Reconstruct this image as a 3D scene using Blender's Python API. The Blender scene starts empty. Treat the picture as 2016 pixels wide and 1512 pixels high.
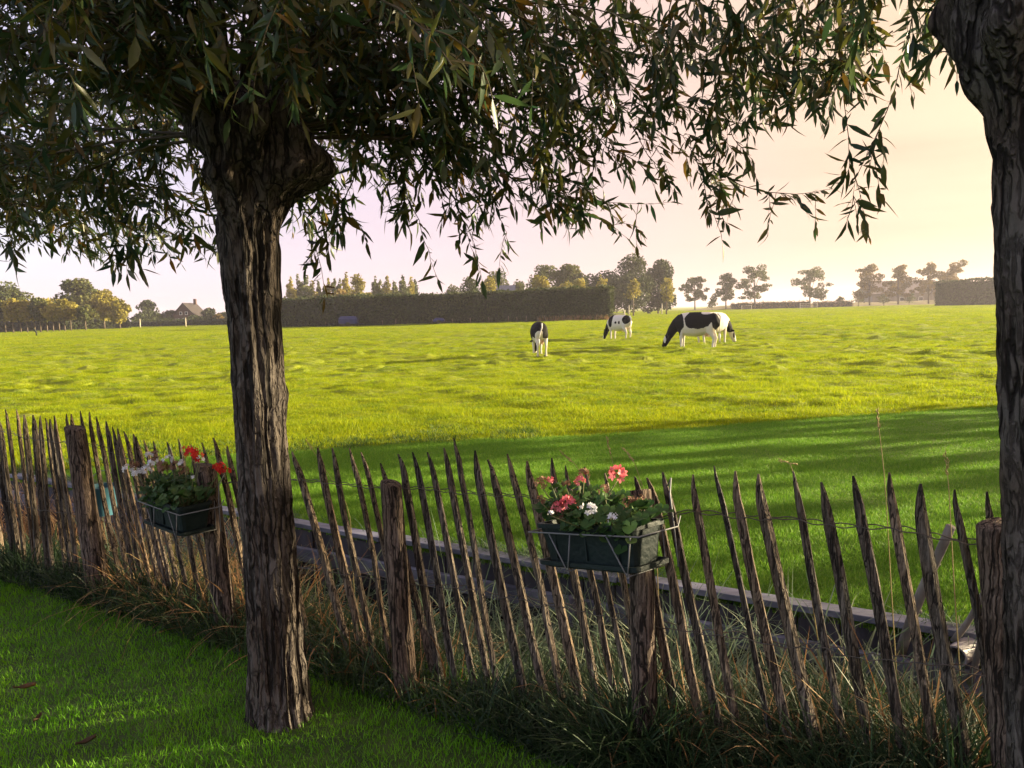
import bpy, bmesh, math, random
import numpy as np
from mathutils import Vector, Matrix, noise as mnoise

random.seed(7)
rng = np.random.default_rng(7)
R = math.radians
scene = bpy.context.scene
COL = scene.collection

# ------------------------------------------------------------------ camera
F, CX, CY = 1514.0, 1008.0, 756.0          # photo pixels (2016 x 1512)
CAM_H, PITCH, ROLL = 1.6, R(5.42), R(1.5)
cam_d = bpy.data.cameras.new('camera')
cam = bpy.data.objects.new('camera', cam_d)
COL.objects.link(cam)
cam_d.sensor_width = 36.0
cam_d.lens = 36.0 * F / 2016.0
cam_d.clip_start, cam_d.clip_end = 0.05, 6000.0
cam.matrix_world = (Matrix.Translation((0, 0, CAM_H)) @ Matrix.Rotation(R(90) - PITCH, 4, 'X')
                    @ Matrix.Rotation(-ROLL, 4, 'Z'))
scene.camera = cam

# ------------------------------------------------------------------ light
SUN_AZ, SUN_EL = R(77), R(12.5)             # azimuth to the right of the view direction (+Y)
world = bpy.data.worlds.new('World')
scene.world = world
world.use_nodes = True
wn, wl = world.node_tree.nodes, world.node_tree.links
wn.clear()
w_out = wn.new('ShaderNodeOutputWorld')
w_bg = wn.new('ShaderNodeBackground')
sky = wn.new('ShaderNodeTexSky')
sky.sky_type = 'NISHITA'
sky.sun_disc = False
sky.sun_elevation = SUN_EL
sky.sun_rotation = SUN_AZ
sky.altitude = 0
sky.air_density = 1.0
sky.dust_density = 1.0
sky.ozone_density = 1.0
w_bg.inputs['Strength'].default_value = 0.15
# thin high veil of evening cloud: streaked, warm and thick towards the sun, thinning to blue away from it
tc = wn.new('ShaderNodeTexCoord')
mp = wn.new('ShaderNodeMapping')
mp.inputs['Scale'].default_value = (1.2, 1.2, 11.0)
nz = wn.new('ShaderNodeTexNoise')
nz.inputs['Scale'].default_value = 1.7
nz.inputs['Detail'].default_value = 5.0
nz.inputs['Roughness'].default_value = 0.5
dot = wn.new('ShaderNodeVectorMath'); dot.operation = 'DOT_PRODUCT'
dot.inputs[1].default_value = (math.sin(SUN_AZ) * math.cos(SUN_EL), math.cos(SUN_AZ) * math.cos(SUN_EL), math.sin(SUN_EL))
def ramp(src, lo, hi, stops):
    mr = wn.new('ShaderNodeMapRange'); mr.inputs[1].default_value = lo; mr.inputs[2].default_value = hi
    wl.new(src, mr.inputs[0])
    r = wn.new('ShaderNodeValToRGB'); e = r.color_ramp.elements
    e[0].position, e[0].color = stops[0][0], (*stops[0][1], 1)
    e[1].position, e[1].color = stops[-1][0], (*stops[-1][1], 1)
    for q, c in stops[1:-1]:
        k = e.new(q); k.color = (*c, 1)
    wl.new(mr.outputs[0], r.inputs['Fac'])
    return r.outputs['Color']
wl.new(tc.outputs['Generated'], dot.inputs[0])
wl.new(tc.outputs['Generated'], mp.inputs['Vector'])
wl.new(mp.outputs['Vector'], nz.inputs['Vector'])
g3 = lambda v: (v, v, v)
cover = ramp(dot.outputs['Value'], -1, 1, [(0.0, g3(.55)), (0.28, g3(.80)), (0.5, g3(.92)), (0.75, g3(.985)), (1.0, g3(.985))])
hue = ramp(dot.outputs['Value'], -1, 1, [(0.0, (.55, .50, .67)), (0.33, (.53, .45, .62)), (0.6, (.62, .465, .52)), (0.80, (.76, .53, .38)), (1.0, (1.0, .74, .42))])
streak = ramp(nz.outputs['Fac'], .3, .7, [(0.0, g3(.86)), (0.45, g3(.97)), (1.0, g3(1.0))])
vcol = wn.new('ShaderNodeMixRGB'); vcol.blend_type = 'MULTIPLY'; vcol.inputs['Fac'].default_value = 1.0
wl.new(hue, vcol.inputs['Color1']); wl.new(streak, vcol.inputs['Color2'])
vgain = wn.new('ShaderNodeMixRGB'); vgain.blend_type = 'MULTIPLY'; vgain.inputs['Fac'].default_value = 1.0
VEIL = 2.2
vgain.inputs['Color2'].default_value = (VEIL, VEIL, VEIL, 1)
wl.new(vcol.outputs['Color'], vgain.inputs['Color1'])
veil = wn.new('ShaderNodeMixRGB')
wl.new(cover, veil.inputs['Fac'])
wl.new(sky.outputs['Color'], veil.inputs['Color1'])
wl.new(vgain.outputs['Color'], veil.inputs['Color2'])
wl.new(veil.outputs['Color'], w_bg.inputs['Color'])
wl.new(w_bg.outputs['Background'], w_out.inputs['Surface'])

sun_d = bpy.data.lights.new('sun', 'SUN')
sun_d.energy = 5.0
sun_d.angle = R(0.6)
sun_d.color = (1.0, 0.83, 0.52)
sun = bpy.data.objects.new('sun', sun_d)
COL.objects.link(sun)
sdir = Vector((math.sin(SUN_AZ) * math.cos(SUN_EL), math.cos(SUN_AZ) * math.cos(SUN_EL), math.sin(SUN_EL)))
sun.rotation_euler = sdir.to_track_quat('Z', 'Y').to_euler()
sun.location = sdir * 50

scene.view_settings.view_transform = 'Standard'
scene.view_settings.look = 'None'
scene.view_settings.gamma = 1.0
scene.view_settings.use_curve_mapping = False
scene.view_settings.exposure = 2.18
scene.cycles.use_denoising = True
scene.cycles.max_bounces = 8
scene.cycles.transmission_bounces = 6
scene.cycles.transparent_max_bounces = 8
scene.cycles.volume_bounces = 0
scene.cycles.caustics_reflective = False
scene.cycles.caustics_refractive = False

# ------------------------------------------------------------------ pixel -> direction helpers
_cr, _sr, _cp, _sp = math.cos(ROLL), math.sin(ROLL), math.cos(PITCH), math.sin(PITCH)
def ray(x, y):
    u, v = (x - CX) / F, (y - CY) / F
    a, b = u * _cr - v * _sr, -(u * _sr + v * _cr)
    return np.array([a, _cp + b * _sp, -_sp + b * _cp])
def proj(p):
    px, py, pz = p[..., 0], p[..., 1], p[..., 2] - CAM_H
    d = py * _cp - pz * _sp
    z = py * _sp + pz * _cp
    a, b = px / d, -z / d
    return np.stack([CX + F * (a * _cr + b * _sr), CY + F * (-a * _sr + b * _cr), d], -1)
O = np.array([0, 0, CAM_H])
def gnd(x, y, z=0.0):
    d = ray(x, y)
    return O + d * ((z - CAM_H) / d[2])
def at_y(x, y, Y):
    d = ray(x, y)
    return O + d * (Y / d[1])
# frame of the fence / ditch: e runs along the fence, n points across the ditch
E_ = np.array([0.855, -0.519, 0.0]); E_ /= np.linalg.norm(E_)
N_ = np.array([-E_[1], E_[0], 0.0])
S_FENCE, S_WALL = 2.50, 4.29
def on_s(x, y, s):
    d = ray(x, y)
    return O + d * (s / float(d @ N_))
def fe(u, s, z=0.0):
    return E_ * u + N_ * s + np.array([0, 0, z])

# ------------------------------------------------------------------ object helpers
def link(o, parent=None):
    COL.objects.link(o)
    if parent is not None:
        o.parent = parent
        o.matrix_parent_inverse = Matrix.Identity(4)
    return o
def tag(o, label, cat, group=None, kind=None):
    if label: o['label'] = label
    if cat: o['category'] = cat
    if group: o['group'] = group
    if kind: o['kind'] = kind
    return o
def thing(name, label, cat, loc=(0, 0, 0), rz=0.0, group=None):
    o = bpy.data.objects.new(name, None)
    o.empty_display_size = 0.1
    o.location = loc
    o.rotation_euler = (0, 0, rz)
    link(o)
    return tag(o, label, cat, group)
def mk_mesh(name, V, faces, mat=None, smooth=True, attrs=None):
    """V (n,3); faces: list of index arrays (m,3)/(m,4) or list of tuples"""
    me = bpy.data.meshes.new(name)
    V = np.asarray(V, np.float32)
    if isinstance(faces, np.ndarray):
        faces = [faces]
    loops, starts, totals = [], [], []
    st = 0
    if len(faces) and isinstance(faces[0], np.ndarray):
        for f in faces:
            m, k = f.shape
            loops.append(f.ravel())
            starts.append(st + np.arange(m) * k)
            st += m * k
        loops = np.concatenate(loops); starts = np.concatenate(starts)
    else:
        for f in faces:
            starts.append(st); loops.extend(f); st += len(f)
        loops = np.array(loops); starts = np.array(starts)
    me.vertices.add(len(V)); me.vertices.foreach_set('co', V.ravel())
    me.loops.add(len(loops)); me.loops.foreach_set('vertex_index', loops.astype(np.int32))
    me.polygons.add(len(starts)); me.polygons.foreach_set('loop_start', starts.astype(np.int32))
    me.polygons.foreach_set('use_smooth', np.full(len(starts), smooth))
    if attrs:
        for k, a in attrs.items():
            at = me.attributes.new(k, 'FLOAT', 'POINT')
            at.data.foreach_set('value', np.asarray(a, np.float32))
    me.update(calc_edges=True)
    if mat is not None:
        me.materials.append(mat)
    return me
def mesh_obj(name, V, faces, mat, parent=None, smooth=True, attrs=None):
    o = bpy.data.objects.new(name, mk_mesh(name, V, faces, mat, smooth, attrs))
    return link(o, parent)
class MB:
    """collects tubes, boxes and lathes of ONE part"""
    def __init__(s): s.V = []; s.Fc = []
    def add(s, V, Fc):
        b = len(s.V); s.V.extend([tuple(v) for v in V]); s.Fc.extend([tuple(i + b for i in f) for f in Fc]); return s
    def box(s, c, h, rot=None):
        P = np.array([[sx, sy, sz] for sx in (-1, 1) for sy in (-1, 1) for sz in (-1, 1)], float) * np.array(h)
        if rot is not None: P = P @ np.array(rot).T
        P = P + np.array(c)
        return s.add(P, [(0, 1, 3, 2), (4, 6, 7, 5), (0, 4, 5, 1), (2, 3, 7, 6), (0, 2, 6, 4), (1, 5, 7, 3)])
    def tube(s, pts, rad, n=6, cap=True, up=(0.03, 0.02, 1.0)):
        pts = np.asarray(pts, float); m = len(pts)
        rad = np.broadcast_to(np.asarray(rad, float).reshape(-1, 1) if np.ndim(rad) < 2 else np.asarray(rad, float), (m, 1 if np.ndim(rad) < 2 else 2))
        ra = rad[:, 0]; rb = rad[:, -1]
        V, Fc = [], []
        T = np.gradient(pts, axis=0)
        u = np.array(up, float)
        for i in range(m):
            t = T[i] / (np.linalg.norm(T[i]) + 1e-9)
            a = np.cross(u, t)
            if np.linalg.norm(a) < 1e-3: a = np.cross((1, 0, 0), t)
            a /= np.linalg.norm(a); b = np.cross(t, a)
            for k in range(n):
                th = 2 * math.pi * k / n
                V.append(pts[i] + a * ra[i] * math.cos(th) + b * rb[i] * math.sin(th))
        for i in range(m - 1):
            for k in range(n):
                k2 = (k + 1) % n
                Fc.append((i * n + k, i * n + k2, (i + 1) * n + k2, (i + 1) * n + k))
        if cap:
            Fc.append(tuple(range(n - 1, -1, -1))); Fc.append(tuple((m - 1) * n + k for k in range(n)))
        return s.add(V, Fc)
    def ball(s, c, r, nu=8, nv=6):
        r = np.broadcast_to(np.array(r, float), (3,)); c = np.array(c, float)
        V = [c + r * (0, 0, -1)]
        for j in range(1, nv):
            ph = -math.pi / 2 + math.pi * j / nv
            for k in range(nu):
                th = 2 * math.pi * k / nu
                V.append(c + r * np.array((math.cos(ph) * math.cos(th), math.cos(ph) * math.sin(th), math.sin(ph))))
        V.append(c + r * (0, 0, 1))
        Fc = []
        for k in range(nu):
            Fc.append((0, 1 + (k + 1) % nu, 1 + k)); Fc.append((len(V) - 1, 1 + (nv - 2) * nu + k, 1 + (nv - 2) * nu + (k + 1) % nu))
        for j in range(nv - 2):
            for k in range(nu):
                a = 1 + j * nu + k; b = 1 + j * nu + (k + 1) % nu
                Fc.append((a, b, b + nu, a + nu))
        return s.add(V, Fc)
    def obj(s, name, mat, parent=None, smooth=True):
        o = mesh_obj(name, s.V, s.Fc, mat, parent, smooth)
        return o
def bevel(o, w=0.004, seg=2):
    m = o.modifiers.new('bevel', 'BEVEL'); m.width = w; m.segments = seg; m.limit_method = 'ANGLE'
    return o

# ------------------------------------------------------------------ materials
def mat(name, col, col2=None, scale=5.0, rough=0.8, bump=0.0, bscale=30.0, trans=0.0, tcol=None, spec=0.3,
        stretch=None, attr=None, detail=4.0, metal=0.0, bdist=0.02, inst=None):
    """principled with noise colour variation, optional per-piece attribute and translucency"""
    m = bpy.data.materials.new(name); m.use_nodes = True
    n, l = m.node_tree.nodes, m.node_tree.links
    n.clear()
    out = n.new('ShaderNodeOutputMaterial')
    p = n.new('ShaderNodeBsdfPrincipled')
    p.inputs['Roughness'].default_value = rough
    p.inputs['Specular IOR Level'].default_value = spec
    p.inputs['Metallic'].default_value = metal
    csrc = None
    tcn = n.new('ShaderNodeTexCoord'); mpn = n.new('ShaderNodeMapping')
    if stretch: mpn.inputs['Scale'].default_value = stretch
    l.new(tcn.outputs['Object'], mpn.inputs['Vector'])
    if col2 is not None:
        if attr:
            a = n.new('ShaderNodeAttribute'); a.attribute_name = attr; fac = a.outputs['Fac']
        else:
            nzn = n.new('ShaderNodeTexNoise'); nzn.inputs['Scale'].default_value = scale
            nzn.inputs['Detail'].default_value = detail
            l.new(mpn.outputs['Vector'], nzn.inputs['Vector']); fac = nzn.outputs['Fac']
        rp = n.new('ShaderNodeValToRGB')
        cols = [col] + (list(col2) if isinstance(col2[0], (tuple, list)) else [col2])
        lo, hi = (0.0, 1.0) if attr else (0.32, 0.68)
        rp.color_ramp.elements[0].position = lo; rp.color_ramp.elements[0].color = (*cols[0], 1)
        rp.color_ramp.elements[1].position = hi; rp.color_ramp.elements[1].color = (*cols[-1], 1)
        for i, c in enumerate(cols[1:-1]):
            e = rp.color_ramp.elements.new(lo + (hi - lo) * (i + 1) / (len(cols) - 1)); e.color = (*c, 1)
        l.new(fac, rp.inputs['Fac']); csrc = rp.outputs['Color']
        if inst:
            oi = n.new('ShaderNodeObjectInfo'); ir = n.new('ShaderNodeValToRGB'); ir.color_ramp.elements[0].color = (*inst[0], 1); ir.color_ramp.elements[1].color = (*inst[1], 1)
            l.new(oi.outputs['Random'], ir.inputs['Fac'])
            im = n.new('ShaderNodeMixRGB'); im.blend_type = 'MULTIPLY'; im.inputs['Fac'].default_value = 1.0
            l.new(csrc, im.inputs['Color1']); l.new(ir.outputs['Color'], im.inputs['Color2']); csrc = im.outputs['Color']
        l.new(csrc, p.inputs['Base Color'])
    else:
        p.inputs['Base Color'].default_value = (*col, 1)
    if bump > 0:
        bn = n.new('ShaderNodeTexNoise'); bn.inputs['Scale'].default_value = bscale; bn.inputs['Detail'].default_value = 6
        l.new(mpn.outputs['Vector'], bn.inputs['Vector'])
        b = n.new('ShaderNodeBump'); b.inputs['Strength'].default_value = bump; b.inputs['Distance'].default_value = bdist
        l.new(bn.outputs['Fac'], b.inputs['Height']); l.new(b.outputs['Normal'], p.inputs['Normal'])
    if trans > 0:
        t = n.new('ShaderNodeBsdfTranslucent')
        if tcol is not None: t.inputs['Color'].default_value = (*tcol, 1)
        elif csrc is not None: l.new(csrc, t.inputs['Color'])
        else: t.inputs['Color'].default_value = (*col, 1)
        mx = n.new('ShaderNodeMixShader'); mx.inputs['Fac'].default_value = trans
        l.new(p.outputs['BSDF'], mx.inputs[1]); l.new(t.outputs['BSDF'], mx.inputs[2]); l.new(mx.outputs['Shader'], out.inputs['Surface'])
    else:
        l.new(p.outputs['BSDF'], out.inputs['Surface'])
    return m

def bark_material(name='bark', dark=(.014, .011, .009), mid=(.042, .034, .029), light=(.125, .108, .095), s1=(.10, 22, .055), s2=(.28, 48, .09), bd=.016, inst=None):
    m = bpy.data.materials.new(name); m.use_nodes = True
    n, l = m.node_tree.nodes, m.node_tree.links
    p = n['Principled BSDF']; p.inputs['Roughness'].default_value = 0.88; p.inputs['Specular IOR Level'].default_value = 0.25
    t = n.new('ShaderNodeTexCoord')
    def mapn(sc):
        q = n.new('ShaderNodeMapping'); q.inputs['Scale'].default_value = sc; l.new(t.outputs['Object'], q.inputs['Vector']); return q
    warp = n.new('ShaderNodeTexNoise'); warp.inputs['Scale'].default_value = 9; warp.inputs['Detail'].default_value = 4
    l.new(t.outputs['Object'], warp.inputs['Vector'])
    def warped(sc, amt):
        q = mapn(sc); a = n.new('ShaderNodeVectorMath'); a.operation = 'MULTIPLY_ADD'; a.inputs[1].default_value = (amt, amt, amt)
        l.new(warp.outputs['Color'], a.inputs[0]); l.new(q.outputs['Vector'], a.inputs[2]); return a
    # long broken vertical fissures between plates: contour lines of stretched noise
    def crack(sc, scale, wid, amt, det=2):
        q = warped(sc, amt); v = n.new('ShaderNodeTexNoise'); v.inputs['Scale'].default_value = scale
        v.inputs['Detail'].default_value = det; v.inputs['Roughness'].default_value = .5
        l.new(q.outputs[0], v.inputs['Vector'])
        a = n.new('ShaderNodeMath'); a.operation = 'SUBTRACT'; a.inputs[1].default_value = .5; l.new(v.outputs['Fac'], a.inputs[0])
        b_ = n.new('ShaderNodeMath'); b_.operation = 'ABSOLUTE'; l.new(a.outputs[0], b_.inputs[0])
        r = n.new('ShaderNodeMapRange'); r.inputs[1].default_value = 0.0; r.inputs[2].default_value = wid; r.interpolation_type = 'SMOOTHSTEP'
        l.new(b_.outputs[0], r.inputs[0]); return r
    r1 = crack((1, 1, s1[0]), s1[1], s1[2], .03)
    r2 = crack((1, 1, s2[0]), s2[1], s2[2], .03, 3)
    r2b = n.new('ShaderNodeMath'); r2b.operation = 'MULTIPLY_ADD'; r2b.inputs[1].default_value = .4; r2b.inputs[2].default_value = .6; l.new(r2.outputs[0], r2b.inputs[0])
    mu = n.new('ShaderNodeMath'); mu.operation = 'MULTIPLY'; l.new(r1.outputs[0], mu.inputs[0]); l.new(r2b.outputs[0], mu.inputs[1])
    nf = n.new('ShaderNodeTexNoise'); nf.inputs['Scale'].default_value = 60; nf.inputs['Detail'].default_value = 8; nf.inputs['Roughness'].default_value = .7
    l.new(mapn((1, 1, .6)).outputs['Vector'], nf.inputs['Vector'])
    big = n.new('ShaderNodeTexNoise'); big.inputs['Scale'].default_value = 3.5; big.inputs['Detail'].default_value = 3; l.new(t.outputs['Object'], big.inputs['Vector'])
    hh = n.new('ShaderNodeMath'); hh.operation = 'MULTIPLY_ADD'; hh.inputs[1].default_value = .55; l.new(nf.outputs['Fac'], hh.inputs[0]); l.new(mu.outputs[0], hh.inputs[2])
    rp = n.new('ShaderNodeValToRGB'); e = rp.color_ramp.elements
    e[0].position = .28; e[0].color = (*dark, 1); e[1].position = 1.0; e[1].color = (*light, 1)
    k = e.new(.6); k.color = (*mid, 1)
    sc_ = n.new('ShaderNodeMath'); sc_.operation = 'MULTIPLY'; sc_.inputs[1].default_value = .74; l.new(hh.outputs[0], sc_.inputs[0]); l.new(sc_.outputs[0], rp.inputs['Fac'])
    tn = n.new('ShaderNodeValToRGB'); tn.color_ramp.elements[0].position = .35; tn.color_ramp.elements[0].color = (.75, .66, .58, 1); tn.color_ramp.elements[1].position = .65; tn.color_ramp.elements[1].color = (1.15, 1.15, 1.18, 1)
    l.new(big.outputs['Fac'], tn.inputs['Fac'])
    mx = n.new('ShaderNodeMixRGB'); mx.blend_type = 'MULTIPLY'; mx.inputs['Fac'].default_value = 1; l.new(rp.outputs['Color'], mx.inputs['Color1']); l.new(tn.outputs['Color'], mx.inputs['Color2'])
    cs = mx.outputs['Color']
    if inst:
        oi = n.new('ShaderNodeObjectInfo'); ir = n.new('ShaderNodeValToRGB'); ir.color_ramp.elements[0].color = (*inst[0], 1); ir.color_ramp.elements[1].color = (*inst[1], 1)
        l.new(oi.outputs['Random'], ir.inputs['Fac'])
        im = n.new('ShaderNodeMixRGB'); im.blend_type = 'MULTIPLY'; im.inputs['Fac'].default_value = 1.0
        l.new(cs, im.inputs['Color1']); l.new(ir.outputs['Color'], im.inputs['Color2']); cs = im.outputs['Color']
    l.new(cs, p.inputs['Base Color'])
    b = n.new('ShaderNodeBump'); b.inputs['Strength'].default_value = 1.0; b.inputs['Distance'].default_value = bd
    l.new(hh.outputs[0], b.inputs['Height']); l.new(b.outputs['Normal'], p.inputs['Normal'])
    return m

M = {}
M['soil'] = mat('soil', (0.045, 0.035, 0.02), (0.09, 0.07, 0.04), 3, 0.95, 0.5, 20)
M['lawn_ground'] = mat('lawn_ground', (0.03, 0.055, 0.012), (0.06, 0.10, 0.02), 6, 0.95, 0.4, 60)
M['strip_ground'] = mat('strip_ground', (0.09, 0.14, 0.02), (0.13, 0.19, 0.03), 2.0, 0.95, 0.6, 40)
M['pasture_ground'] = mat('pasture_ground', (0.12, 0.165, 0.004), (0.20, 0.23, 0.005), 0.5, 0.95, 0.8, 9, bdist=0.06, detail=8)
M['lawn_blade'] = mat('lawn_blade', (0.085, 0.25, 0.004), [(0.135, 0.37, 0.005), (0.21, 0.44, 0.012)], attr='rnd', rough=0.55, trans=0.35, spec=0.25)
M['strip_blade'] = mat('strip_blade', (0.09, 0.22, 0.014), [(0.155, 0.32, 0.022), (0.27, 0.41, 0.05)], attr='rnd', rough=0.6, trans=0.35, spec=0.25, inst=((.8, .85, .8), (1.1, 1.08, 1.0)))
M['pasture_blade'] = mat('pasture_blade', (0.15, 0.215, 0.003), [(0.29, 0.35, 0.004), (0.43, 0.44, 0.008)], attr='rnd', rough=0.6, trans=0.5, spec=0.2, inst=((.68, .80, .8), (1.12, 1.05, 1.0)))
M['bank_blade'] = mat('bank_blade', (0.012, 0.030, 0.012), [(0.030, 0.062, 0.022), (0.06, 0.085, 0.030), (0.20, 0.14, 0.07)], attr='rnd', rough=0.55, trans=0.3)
M['dry_blade'] = mat('dry_blade', (0.09, 0.045, 0.02), [(0.26, 0.13, 0.05), (0.44, 0.28, 0.14), (0.12, 0.15, 0.03)], attr='rnd', rough=0.7, trans=0.35)
M['reed_blade'] = mat('reed_blade', (0.06, 0.11, 0.06), [(0.14, 0.20, 0.12), (0.30, 0.30, 0.18)], attr='rnd', rough=0.6, trans=0.3)
M['willow_leaf'] = mat('willow_leaf', (0.022, 0.058, 0.030), [(0.046, 0.085, 0.026), (0.105, 0.100, 0.018), (0.22, 0.115, 0.018)], attr='rnd', rough=0.36, trans=0.42, spec=0.5)
M['bark'] = bark_material()
M['twig'] = mat('twig', (0.05, 0.035, 0.02), (0.09, 0.07, 0.03), 8, 0.7)
M['paling'] = bark_material('paling', (.028, .023, .019), (.082, .069, .055), (.23, .195, .155), (.045, 60, .07), (.10, 130, .12), .006, ((.55, .58, .64), (1.35, 1.22, 1.08)))
M['post'] = bark_material('post', (.014, .010, .008), (.060, .043, .033), (.19, .145, .115), (.05, 34, .05), (.12, 90, .10), .008)
M['wire'] = mat('wire', (0.07, 0.065, 0.06), (0.13, 0.10, 0.08), 40, 0.5, spec=0.5, metal=0.6)
M['wire_light'] = mat('wire_light', (0.16, 0.16, 0.165), None, rough=0.5)
M['trough'] = mat('trough', (0.002, 0.008, 0.008), (0.005, 0.014, 0.014), 9, 0.6, 0.2, 60, spec=0.3)
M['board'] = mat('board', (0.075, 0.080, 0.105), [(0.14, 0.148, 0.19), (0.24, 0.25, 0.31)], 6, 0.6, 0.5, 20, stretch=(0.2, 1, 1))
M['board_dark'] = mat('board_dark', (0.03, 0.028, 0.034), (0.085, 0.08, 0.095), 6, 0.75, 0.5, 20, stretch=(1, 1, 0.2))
M['gleaf'] = mat('geranium_leaf', (0.025, 0.065, 0.015), [(0.045, 0.10, 0.025), (0.09, 0.14, 0.035)], attr='rnd', rough=0.6, trans=0.25)
M['stem'] = mat('stem', (0.09, 0.13, 0.04), (0.16, 0.13, 0.06), 10, 0.7)
M['petal_red'] = mat('petal_red', (0.50, 0.012, 0.012), (0.62, 0.03, 0.02), 30, 0.6, trans=0.25)
M['petal_pink'] = mat('petal_pink', (0.70, 0.12, 0.16), (0.80, 0.28, 0.28), 30, 0.6, trans=0.25)
M['petal_white'] = mat('petal_white', (0.66, 0.66, 0.72), (0.78, 0.78, 0.80), 30, 0.6, trans=0.25)
M['petal_dry'] = mat('petal_dry', (0.10, 0.035, 0.02), (0.32, 0.19, 0.12), 40, 0.8, trans=0.2)
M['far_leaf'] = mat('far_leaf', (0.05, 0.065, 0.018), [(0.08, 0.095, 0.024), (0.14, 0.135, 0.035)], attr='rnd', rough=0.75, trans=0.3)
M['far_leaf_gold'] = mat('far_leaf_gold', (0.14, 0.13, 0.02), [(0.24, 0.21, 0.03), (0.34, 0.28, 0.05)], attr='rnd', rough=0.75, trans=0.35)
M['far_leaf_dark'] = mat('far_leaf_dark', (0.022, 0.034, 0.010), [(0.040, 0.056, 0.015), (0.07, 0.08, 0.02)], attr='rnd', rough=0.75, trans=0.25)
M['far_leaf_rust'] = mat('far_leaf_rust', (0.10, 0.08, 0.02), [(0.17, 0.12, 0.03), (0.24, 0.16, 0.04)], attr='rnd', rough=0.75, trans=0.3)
M['far_bark'] = mat('far_bark', (0.09, 0.07, 0.05), (0.16, 0.125, 0.09), 4, 0.9)
M['hedge_core'] = mat('hedge_core', (0.02, 0.026, 0.012), (0.035, 0.04, 0.018), 2, 0.95)
M['cow_hide'] = None

# ================================================================== SETTING: terrain
_perm = rng.random((256, 256)).astype(np.float32)
def vnoise(x, y):
    x = np.asarray(x, float); y = np.asarray(y, float)
    xi = np.floor(x).astype(int); yi = np.floor(y).astype(int)
    fx = x - xi; fy = y - yi
    fx = fx * fx * (3 - 2 * fx); fy = fy * fy * (3 - 2 * fy)
    g = lambda a, b: _perm[a & 255, b & 255]
    return (g(xi, yi) * (1 - fx) + g(xi + 1, yi) * fx) * (1 - fy) + (g(xi, yi + 1) * (1 - fx) + g(xi + 1, yi + 1) * fx) * fy
def pasture_z(x, y):
    d = np.hypot(x, y)
    k = np.clip((d - 9) / 4, 0.25, 1)
    a = 0.035 * (vnoise(x * 0.6 + 3, y * 0.6) - 0.5) + 0.04 * (vnoise(x * 1.5 + 31, y * 1.9 + 7) - 0.5)
    a = a + 0.085 * np.clip(vnoise(x * 2.0 + 11, y * 2.4 + 57) - 0.5, 0, 1) * np.clip(vnoise(x * .4 + 1, y * .4 + 27) * 2 - .3, 0, 1) * 2
    a = a + 0.05 * (vnoise(x * 3.4 + 91, y * 3.9 + 17) - 0.5) * np.clip(40 / (d + 1), 0, 1)
    b = 0.12 * (vnoise(x * 0.13 + 77, y * 0.13 + 5) - 0.5) * np.clip(d / 30, 0, 1)
    edge = np.clip((d - np.interp(np.arctan2(x, y), bang, brad)) / 1.5, 0, 1)      # lies level where it meets the mown grass
    return (a * k + b) * np.clip(d / 14, 0.5, 1.6) * edge - 0.012 * (1 - edge)
def strip_z(x, y):
    s = x * N_[0] + y * N_[1]
    return -0.085 + 0.085 * np.clip((s - 4.3) / 1.2, 0, 1) + 0.015 * (vnoise(x * 0.8, y * 0.8) - 0.5)
def lawn_z(x, y):
    s = x * N_[0] + y * N_[1]
    t = np.clip((s - 2.62) / 0.8, 0, 1)
    return 0.03 * (vnoise(x * 0.7 + 9, y * 0.7) - 0.5) - 0.85 * t ** 1.3

# parcel border between the rough pasture and the mown grass, then along the ditch wall to the left
bpts = [fe(u, S_WALL + 0.10)[:2] for u in (-400, -60, -30, -18, -12.5)]
bpts += [(-5.9, 8.35), (-4.2, 8.75), (-2.6, 9.0), (-1.2, 9.35), (0.19, 9.5), (1.9, 9.85), (4.2, 10.6), (7.1, 11.25), (16, 14.2), (60, 29), (400, 130)]
bpts = np.array(bpts)
bang, brad = [], []
for a, b in zip(bpts[:-1], bpts[1:]):
    for t in np.linspace(0, 1, 200):
        p = a + (b - a) * t
        bang.append(math.atan2(p[0], p[1])); brad.append(math.hypot(*p))
bang = np.array(bang); brad = np.array(brad)
def border_r(a):
    return np.interp(a, bang, brad) + 0.12 * (vnoise(a * 60, a * 0 + 3.3) - 0.5) + 0.10 * (vnoise(a * 200, a * 0 + 8.3) - 0.5)
def polar_sheet(name, ang, r0, r1, rows, zf, material, geo=True):
    A = np.broadcast_to(ang, (rows, len(ang)))
    t = np.linspace(0, 1, rows)[:, None]
    Rr = r0 * (r1 / r0) ** t if geo else r0 + (r1 - r0) * t
    X, Y = Rr * np.sin(A), Rr * np.cos(A)
    V = np.stack([X, Y, zf(X, Y)], -1).reshape(-1, 3)
    n = len(ang); i = np.arange(rows - 1)[:, None] * n + np.arange(n - 1)
    Q = np.stack([i, i + 1, i + 1 + n, i + n], -1).reshape(-1, 4)
    o = mesh_obj(name, V, Q, material)
    o['kind'] = 'structure'
    return o
ang = np.radians(np.concatenate([np.linspace(-80, -43, 60), np.linspace(-42.5, 42.5, 560), np.linspace(43, 80, 60)]))
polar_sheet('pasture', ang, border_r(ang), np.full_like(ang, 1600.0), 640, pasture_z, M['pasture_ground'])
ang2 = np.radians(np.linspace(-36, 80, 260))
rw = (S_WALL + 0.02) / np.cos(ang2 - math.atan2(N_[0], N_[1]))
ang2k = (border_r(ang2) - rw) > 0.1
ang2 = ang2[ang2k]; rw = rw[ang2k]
polar_sheet('mown_grass', ang2, rw, border_r(ang2) + 0.45, 80, lambda x, y: strip_z(x, y) + 0.004 - 0.05 * np.clip((np.hypot(x, y) - border_r(np.arctan2(x, y)) + .15) / .4, 0, 1), M['strip_ground'], geo=False)
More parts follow.
